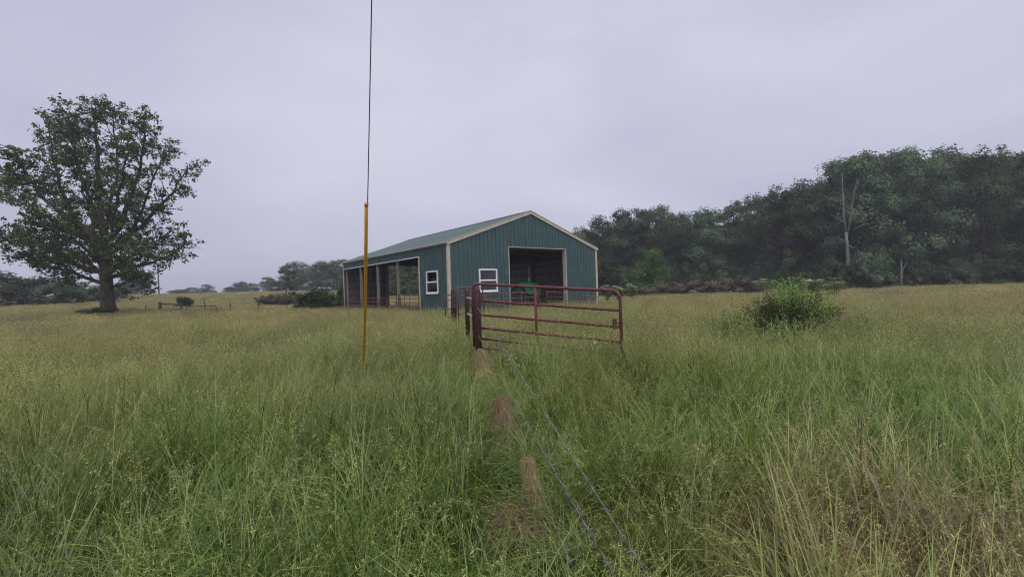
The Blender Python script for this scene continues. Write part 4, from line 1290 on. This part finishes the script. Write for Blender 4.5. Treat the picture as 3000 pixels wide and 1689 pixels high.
# ---- big green shrub at the right
def big_shrub():
    rng = np.random.default_rng(71)
    D = 11.0
    b = at(2325, 1000, D); z0 = gz(b.x, b.y)
    e = empty('green_shrub', (b.x, b.y, z0)); tag(e, 'big bushy shrub with bright green fronds on top of dark foliage, right of the gate', 'shrub')
    def P(px, py, dy=0.0): return at(px, py, D + dy) - Vector((b.x, b.y, z0))
    mb = MB(); fr = []
    tips = [(2290, 812, 0, 1), (2310, 808, .1, 1), (2335, 815, -.2, 1), (2350, 812, .2, 1), (2270, 832, .2, 1), (2365, 828, 0, 1), (2320, 835, -.5, 1), (2295, 850, -.5, 1), (2345, 850, -.5, 1), (2380, 850, .2, 1), (2262, 855, 0, .8), (2395, 868, -.2, .7), (2410, 862, .3, .7),
            (2330, 870, -.7, .8), (2375, 885, -.5, .8), (2400, 895, -.3, .6), (2425, 900, 0, .5), (2300, 826, -.1, 1), (2325, 824, .1, 1), (2345, 832, -.2, 1), (2280, 842, -.2, 1), (2310, 862, -.6, .9), (2438, 880, .2, .3), (2455, 896, .1, .2), (2245, 878, .1, .2), (2222, 885, .2, .1), (2212, 905, .1, .0), (2235, 910, -.3, 0), (2260, 900, -.6, .0), (2290, 905, -.8, .1), (2320, 900, -.9, .0), (2350, 915, -.9, .1), (2385, 925, -.7, .2), (2420, 935, -.4, .2), (2450, 935, 0, .1), (2205, 930, 0, 0), (2230, 945, -.4, 0), (2270, 945, -.8, 0), (2310, 950, -.9, .1), (2350, 955, -.9, .1), (2400, 960, -.6, .1), (2440, 965, -.2, .1), (2300, 880, -.2, .3), (2280, 870, .4, .5), (2340, 890, .3, .4), (2365, 905, .3, .2), (2320, 930, .3, 0), (2270, 920, .4, 0)]
    bright, dark = [], []
    for (px, py, dy, br) in tips:
        for rep in range(3 if br > .5 else 4):
            q = P(px + rng.normal(0, 15), py + rng.normal(4, 9), dy + rng.normal(0, .22))
            foot = Vector((q.x * .25 + rng.normal(0, .08), q.y * .3 + rng.normal(0, .08), -.05))
            mid = foot.lerp(q, .6) + Vector((q.x * .05, 0, .12))
            mb.tube([foot, mid, q], [.010, .007, .003], 5, caps=False)
            n = 46
            f = rng.uniform(.35, 1.02, n)
            pos = np.array([tuple(mid.lerp(q, (v - .35) / .67) if v > .35 else tuple(foot.lerp(mid, v / .35))) for v in f])
            pos = pos + rng.normal(0, .045, (n, 3))
            (bright if rng.uniform() < br else dark).append(pos)
    mb.build('stem', 'stem_brown', e, smooth=True)
    for nm, lst, mat, s0, s1, asp in (('bright_foliage', bright, 'shrub_bright_leaf', .04, .095, .32), ('dark_foliage', dark, 'shrub_dark_leaf', .03, .075, .45)):
        Q = np.concatenate(lst)
        if nm == 'dark_foliage': Q = np.concatenate([Q, Q + rng.normal(0, .07, Q.shape)])
        Q = Q + 0
        V, F, T = leaves(Q, rng.normal(0, .6, Q.shape) + np.array([0, -.2, .8]), rng.uniform(s0, s1, len(Q)), asp, rng)
        link(nm, mesh_np(nm, V, F, mat, {'tint': T}), e)
    fl = np.concatenate(dark); fl = fl[rng.integers(0, len(fl), 46)] + np.array([0, -.06, 0])
    V, F, T = leaves(fl, rng.normal(0, .3, fl.shape) + np.array([0, -.8, .4]), rng.uniform(.02, .04, len(fl)), .9, rng)
    link('blossom', mesh_np('blossom', V, F, 'elder_flower', {'tint': T}), e)
big_shrub()

def leafy_weed(px, py, D, label, seed, wide=.22):
    rng = np.random.default_rng(seed)
    t = at(px, py, D); z0 = gz(t.x, t.y); h = max((t.z - z0) * 1.22, .6)
    e = empty('leafy_weed', (t.x, t.y, z0)); tag(e, label, 'weed', 'leafy weeds around the big shrub')
    mb = MB(); pos = []
    for k in range(16):
        q = Vector((rng.normal(0, wide), rng.normal(0, wide), h * rng.uniform(.6, 1.02)))
        foot = Vector((q.x * .5, q.y * .5, -.02))
        mb.tube([foot, foot.lerp(q, .55) + Vector((0, 0, .03)), q], [.005, .004, .0015], 4, caps=False)
        f = rng.uniform(.3, 1.0, 34)
        pos.append(np.array([tuple(foot.lerp(q, v)) for v in f]) + rng.normal(0, .035, (34, 3)))
    mb.build('stem', 'stem_green', e)
    Q = np.concatenate(pos)
    V, F, T = leaves(Q, rng.normal(0, .5, Q.shape) + np.array([0, -.1, .8]), rng.uniform(.035, .08, len(Q)), .5, rng)
    link('foliage', mesh_np('foliage', V, F, 'weed_leaf', {'tint': T}), e)
for k, (px, py, D, lab) in enumerate(((2118, 925, 10.4, 'leafy weed farthest left of the big shrub'), (2168, 905, 10.8, 'leafy weed touching the left side of the big shrub'), (2178, 955, 9.8, 'pale leafy weed in front of the left side of the big shrub'),
        (2245, 965, 9.7, 'leafy weed under the dark left half of the big shrub'), (2312, 958, 9.5, 'leafy weed in front of the middle of the big shrub'), (2372, 965, 9.6, 'leafy weed in front of the right half of the big shrub'),
        (2450, 950, 10.2, 'leafy weed at the right foot of the big shrub'), (2505, 935, 10.6, 'leafy weed farthest right of the big shrub'))):
    leafy_weed(px, py, D, lab, 700 + k)

# ---- far fence: timber brace, leaning gate, thin posts, utility pole
DF = 44.0
def far_fence():
    a, b = at(469, 884, DF), at(532, 886, DF + .5)
    z0 = gz(a.x, a.y)
    e = empty('timber_brace', (a.x, a.y, z0)); tag(e, 'weathered timber fence brace with two posts in the field right of the oak', 'fence brace')
    d = Vector((b.x - a.x, b.y - a.y, 0)); ha, hb = a.z - z0, b.z - z0
    MB().tube([(0, 0, -.3), (0, 0, ha)], .14, 9).build('post', 'weathered_wood', e)
    MB().tube([d + Vector((0, 0, -.3)), d + Vector((0, 0, hb))], .11, 9).build('post', 'weathered_wood', e)
    MB().tube([Vector((0, 0, ha - .2)), d + Vector((0, 0, hb - .15))], .06, 7).build('rail', 'weathered_wood', e)
    MB().tube([Vector((0, 0, max(ha - .72, .3))), d + Vector((0, 0, max(hb - .62, .35)))], .05, 7).build('rail', 'weathered_wood', e)
    g1, g2 = at(545, 897, DF + .3), at(636, 895, DF - 1)
    zz = gz(g1.x, g1.y)
    pipe_gate('field_gate', 'rusty sagging pipe gate beside the weathered timber brace in the far field', 'gate', g1, g2, [g1.z, g1.z - .35, g1.z - .7], [g2.z, g2.z - .35, g2.z - .7], uprights=(.5,), r=.032, mat='rust', corner=.35)
    for px, py, D, lab in ((427, 896, DF, 'thin fence post between the oak trunk and the timber brace'), (599, 882, DF, 'thin fence post behind the sagging field gate'), (674, 882, DF + 1, 'thin dark fence post alone in the middle of the field'),
                           (757, 883, DF + 2, 'thin dark fence post left of the brown bushes'), (840, 878, DF + 2, 'thin fence post below the lone sapling'), (1001, 876, 44.5, 'thin fence post at the far white corner of the barn')):
        q = at(px, py, D); zg = gz(q.x, q.y); h = max(q.z - zg, .9)
        e = empty('fence_post', (q.x, q.y, zg)); tag(e, lab, 'fence post', 'thin posts of the far fence')
        MB().box((-.035, -.012, -.3), (.035, .012, h)).build('flange', 'rust', e)
        MB().box((-.01, .0125, -.3), (.01, .05, h - .003)).build('web', 'rust', e)
    q, b = at(462, 770, 128), at(466, 862, 128)
    e = empty('utility_pole', (b.x, b.y, gz(b.x, b.y))); tag(e, 'thin wooden utility pole on the skyline right of the oak', 'utility pole')
    h = q.z - gz(b.x, b.y)
    MB().tube([(0, 0, -.5), (q.x - b.x, 0, h)], [.19, .13], 8).build('pole', 'weathered_wood', e)
    MB().box((-.5, -.06, h - .9), (.5, .06, h - .78)).build('crossarm', 'weathered_wood', e)
    for x in (-.4, .4): MB().tube([(x, 0, h - .78), (x, 0, h - .6)], .05, 6).build('insulator', 'galvanised', e)
far_fence()

# ------------------------------------------------------------------ weeds with pale seed heads near the gate
def weed_meshes(seed):
    rng = np.random.default_rng(seed)
    H = rng.uniform(.62, .78)
    mb = MB(); cs = []
    mb.tube([(0, 0, -.03), (.02, .01, H * .5), (.03, .0, H)], [.005, .004, .0015], 5)
    for k in range(8):
        z = H * (.5 + .06 * k); a = k * 2.4; l = .16 - .012 * k
        q = (math.cos(a) * l, math.sin(a) * l, z + l * .7)
        mb.tube([(.02, 0, z), q], [.0025, .001], 4)
        for j in range(4): cs.append(np.array(q) * np.array([1 - .12 * j, 1 - .12 * j, 1]) + rng.normal(0, .012, 3))
    cs = np.array(cs)
    V, F, T = leaves(cs, rng.normal(0, .5, cs.shape) + np.array([0, -.8, .3]), rng.uniform(.028, .05, len(cs)), .95, rng)
    return mb.mesh('stem', 'stem_green'), mesh_np('seed_head', V, F, 'pennycress', {'tint': T})
WEED = [weed_meshes(k) for k in range(4)]
wp = [(1478, 1030, 8.3), (1492, 1045, 8.0), (1617, 1000, 8.0), (1608, 1010, 8.1), (1730, 1005, 7.6), (1726, 1020, 7.5), (1740, 1030, 7.4), (1620, 1022, 7.7), (1358, 1032, 8.4), (1378, 1010, 9.3), (1500, 1040, 7.7), (1595, 1035, 7.5), (1065, 1218, 4.6)]
WLAB = ['pale pod weed left of the gate upright, left one of a pair', 'pale pod weed left of the gate upright, right one of a pair', 'tallest pale pod weed below the middle of the red gate', 'pale pod weed just left of the tallest below the gate',
        'tallest pale pod weed near the latch end of the gate', 'pale pod weed in front of the tallest near the gate latch', 'lowest pale pod weed near the latch end of the gate', 'pale pod weed in front of the middle of the red gate',
        'pale pod weed left of both maroon posts', 'pale pod weed between the two maroon posts', 'pale pod weed nearest the top wire below the gate', 'lowest pale pod weed below the middle of the gate', 'single pale flowering weed in the near grass left of the wire']
for i, (px, py, D) in enumerate(wp):
    p = at(px, py, D); g = Vector((p.x, p.y, 0))
    e = empty('seed_weed', g, i * 1.3)
    lab = WLAB[i]
    tag(e, lab, 'weed', 'pale seed weeds in the grass')
    s = max(.7, min(1.25, (p.z + .06) / .72))
    for nm, me in zip(('stem', 'seed_head'), WEED[i % 4]):
        o = link(nm, me, e); o.scale = (s, s, s)

# ------------------------------------------------------------------ grass
def spikelets(C, rng, per, frac, spread, ln, wd, droop=.5):
    """seed heads over the last part of each stem's centre line C (n,K+1,3)"""
    n, K1, _ = C.shape
    f = (1 - frac * rng.uniform(0, 1, (n, per))) * (K1 - 1)
    i = np.minimum(f.astype(int), K1 - 2); t = (f - i)[..., None]
    r = np.arange(n)[:, None]
    p = C[r, i] * (1 - t) + C[r, i + 1] * t
    near_tip = (f / (K1 - 1) - (1 - frac)) / frac
    off = rng.normal(0, 1, (n, per, 3)) * spread * (1.15 - near_tip)[..., None]
    off[..., 2] -= np.abs(off[..., 2]) * .6
    p = (p + off).reshape(-1, 3)
    d = unit(np.stack([rng.normal(0, .6, len(p)), rng.normal(0, .6, len(p)), rng.normal(-droop + .5, .7, len(p))], 1))
    w = unit(np.cross(d, rng.normal(size=d.shape)))
    L_ = ln * rng.uniform(.6, 1.3, (len(p), 1)); W_ = wd * rng.uniform(.7, 1.2, (len(p), 1))
    V = np.stack([p, p + d * L_ * .45 + w * W_ * .5, p + d * L_, p + d * L_ * .45 - w * W_ * .5], 1).reshape(-1, 3)
    return V, np.arange(len(V)).reshape(-1, 4)

def tuft(seed, R, nb, hb, wb, ns, hs, ws, per, sp, spw, K=4, flat=0.0, dead=0, bend=(.5, 2.0), frac=.28, spread=.02, lean=0.0):
    rng = np.random.default_rng(seed)
    def disc(n):
        a = rng.uniform(0, 6.283, n); r = R * np.sqrt(rng.uniform(0, 1, n)); return np.stack([np.cos(a) * r, np.sin(a) * r, np.full(n, -.02)], 1)
    parts = []
    az = rng.uniform(0, 6.283, nb) if not lean else rng.normal(0, 1.9 - lean, nb)
    V, F, C = blades(disc(nb), az, rng.uniform(*hb, nb), rng.uniform(0, .35 + flat, nb), rng.uniform(*bend, nb), rng.uniform(*wb, nb), K, rng)
    parts.append((V, F, np.repeat(rng.uniform(0, 1, nb), (K + 1) * 2), np.repeat(np.clip(rng.normal(.02, .12, nb), 0, 1), (K + 1) * 2)))
    if ns:
        az = rng.uniform(0, 6.283, ns) if not lean else rng.normal(0, 2.1 - lean, ns)
        V, F, C = blades(disc(ns), az, rng.uniform(*hs, ns), rng.uniform(0, .22 + flat * .5, ns), rng.uniform(.1, 1.5, ns), np.full(ns, ws), K + 1, rng, power=2.6, tipw=.5)
        parts.append((V, F, np.repeat(rng.uniform(0, 1, ns), (K + 2) * 2), .45))
        Vs, Fs = spikelets(C, rng, per, frac, spread, sp, spw)
        parts.append((Vs, Fs, np.repeat(rng.uniform(0, 1, len(Vs) // 4), 4), np.repeat(np.clip(rng.normal(.9, .15, len(Vs) // 4), 0, 1), 4)))
    if dead:
        az = rng.uniform(0, 6.283, dead)
        V, F, C = blades(disc(dead), az, rng.uniform(.25, .6, dead), rng.uniform(.5, 1.35, dead), rng.uniform(.0, .6, dead), rng.uniform(.002, .004, dead), K, rng)
        V[:, 2] = np.maximum(V[:, 2], .01)
        parts.append((V, F, np.repeat(rng.uniform(0, 1, dead), (K + 1) * 2), 1.0))
    V, F, T, Cc = join(parts)
    return mesh_np('tuft', V, F, 'grass_blade', {'tint': T, 'c': Cc})

NEAR = [tuft(500 + k, .13, 44, (.45, 1.0), (.005, .0105), 2, (.65, .95), .003, 22, .017, .0045, K=5, dead=4, bend=(.5, 2.3), lean=.9, spread=.010) for k in range(3)]
NEAR += [tuft(510 + k, .11, 30, (.5, 1.0), (.007, .013), 2, (.7, .95), .003, 26, .015, .0036, K=6, dead=3, bend=(.7, 2.5), lean=.7, spread=.010) for k in range(3)]   # broad-leaved tussock          # leafy tussock
NEAR += [tuft(520 + k, .16, 24, (.35, .72), (.004, .0075), 5, (.66, 1.02), .0028, 38, .016, .0036, K=6, dead=5, spread=.011, frac=.24, lean=.6) for k in range(5)]              # seed stems
NEAR += [tuft(540 + k, .22, 16, (.25, .55), (.003, .005), 7, (.4, .8), .0024, 30, .015, .0034, flat=.5, dead=34, spread=.014, lean=.8) for k in range(4)]              # dry tangle
NEAR += [tuft(550 + k, .07, 15, (.16, .42), (.018, .034), 1, (.5, .7), .004, 30, .012, .006, K=4, bend=(.4, 1.7), spread=.008, frac=.5) for k in range(3)]          # broad-leaved weed
MID = [tuft(560 + k, .40, 110, (.30, .68), (.007, .012), 20, (.5, .9), .0045, 9, .04, .010, K=3, spread=.024, frac=.3, lean=.5) for k in range(6)]
FAR = [tuft(580 + k, 1.2, 220, (.28, .58), (.02, .034), 60, (.45, .78), .012, 5, .10, .028, K=2, spread=.05, frac=.35) for k in range(4)]

_bc, _bs = math.cos(BYAW), math.sin(BYAW)
def in_barn(x, y, m=0.02):
    dx, dy = x - BX, y - BY
    lx, ly = dx * _bc + dy * _bs, -dx * _bs + dy * _bc
    return (lx > -m) & (lx < BW + m) & (ly > -m) & (ly < BL + m)

def sector(rng, d0, d1, density, half=.86):
    """points uniform over the ground between two distances, within the view plus a margin"""
    area = half * (d1 * d1 - d0 * d0)
    n = int(area * density)
    d = np.sqrt(rng.uniform(d0 * d0, d1 * d1, n)); a = rng.uniform(-half, half, n)
    x, y = d * np.sin(a), d * np.cos(a)
    ok = ~in_barn(x, y)
    return x[ok], y[ok]

def dryness(x, y):
    dist = np.hypot(x, y)
    d = .22 + .24 * np.clip((dist - 4) / 9, 0, 1) + .26 * wob(x, y, .35, 0) + .24 * wob(x, y, 1.1, 3)
    d = d - .50 * np.exp(-((x + .3 + .12 * y * .3) / 1.9) ** 2) * np.clip((14 - dist) / 9, 0, 1)       # lush strip along the fence
    d = d - .45 * np.exp(-(((x - 3.2) / 1.2) ** 2 + ((y - 4.4) / .9) ** 2)) - .3 * np.exp(-(((x - 6) / 2.2) ** 2 + ((y - 8) / 1.6) ** 2))                          # lush patch below the big shrub
    d = d + .95 * np.exp(-(((x - 2.2) / 1.35) ** 2 + ((y - 2.35) / .95) ** 2))                          # dead patch, near right
    d = d + .5 * np.exp(-(((x - 1.3) / .6) ** 2 + ((y - 5.4) / 1.0) ** 2))
    d = d + .22 * np.clip((-x - 2) / 10, 0, 1) + .22 * np.clip((dist - 14) / 22, 0, 1) + .2 * np.clip((x - 6) / 6, 0, 1)
    return np.clip(d, 0, 1)

# the grass is flattened in front of the dry bundles
CLEAR = [(FX(4.5) - .03, 4.45, .36), (FX(2.75) - .06, 2.7, .34), (FX(8.8) - .05, 8.7, .5), (FX(3.0) - .1, 3.0, .26), (-.35, 7.6, .35)]
TALL = [(5.9, 9.6, .9), (7.0, 9.7, .9), (5.0, 9.9, .7), (.3, 8.3, .6), (1.2, 7.6, .6), (-.2, 9.0, .4)]
def lay(name, protos, d0, d1, density, seed, label, hscale=1.0, pick=None, fade=0.0):
    rng = np.random.default_rng(seed)
    x, y = sector(rng, d0, d1, density)
    z = ground_z(x, y)
    dr = np.clip(dryness(x, y) + rng.normal(0, .13, len(x)), 0, 1)
    idx = rng.integers(0, len(protos), len(x)) if pick is None else pick(rng, dr)
    h = (1 + .26 * wob(x, y, .9, 4)) * rng.uniform(.72, 1.2, len(x)) * hscale
    fence = np.abs(x - (.470 - .1235 * y)) + 9 * ((y < 0) | (y > 9.8))
    h = h * (1 - .38 * np.exp(-(fence / .40) ** 2))
    for bx, by, br in CLEAR: h = h * (1 - .60 * np.exp(-(((x - bx) ** 2 + (y - by) ** 2) / br ** 2)))
    for bx, by, br in TALL: h = h * (1 + .30 * np.exp(-(((x - bx) ** 2 + (y - by) ** 2) / br ** 2)))
    lum = np.clip(.98 + .14 * wob(x, y, .6, 5) + .14 * wob(x, y, 2.1, 1) + rng.normal(0, .22, len(x)), .5, 1.6)
    w = rng.uniform(.9, 1.15, len(x))
    scatter(name, protos, np.stack([x, y, z], 1), rng.normal(0, 1.2, len(x)) + 2.2 * wob(x, y, .5, 2), np.stack([w, w, h], 1), idx, dr, lum, label, tilt=rng.normal(0, .07, (len(x), 2)))

def pick_near(rng, dr):
    u = rng.uniform(0, 1, len(dr))
    p_leaf = .62 - .45 * dr; p_seed = .33 - .05 * dr
    forb = rng.uniform(0, 1, len(dr)) < .06
    return np.where(forb, rng.integers(15, 18, len(dr)), np.where(u < p_leaf, rng.integers(0, 6, len(dr)), np.where(u < p_leaf + p_seed, rng.integers(6, 11, len(dr)), rng.integers(11, 15, len(dr)))))
lay('near_grass', NEAR, .75, 9.5, 36, 900, 'tall green and tan meadow grass close to the viewer', .92, pick_near)
lay('middle_grass', MID, 8.5, 34, 8, 901, 'tall seeding meadow grass around the gate and barn', .93)
lay('far_grass', FAR, 31, 200, .7, 902, 'pale tan and green grass of the far field', .80)

# ------------------------------------------------------------------ humid air
def build_haze():
    m = bpy.data.materials.new('humid_air'); m.use_nodes = True
    n, l = m.node_tree.nodes, m.node_tree.links
    n.remove(n['Principled BSDF'])
    v = n.new('ShaderNodeVolumePrincipled')
    v.inputs['Color'].default_value = (0.80, 0.84, 0.95, 1); v.inputs['Density'].default_value = HAZE; v.inputs['Anisotropy'].default_value = 0.2
    l.new(v.outputs[0], n['Material Output'].inputs['Volume'])
    MATS['humid_air'] = m
    o = MB().box((-760, -70, -25), (760, 860, 40)).build('haze', 'humid_air')
    tag(o, 'thin humid haze over the whole field', kind='stuff')
HAZE = 0.0010
build_haze()
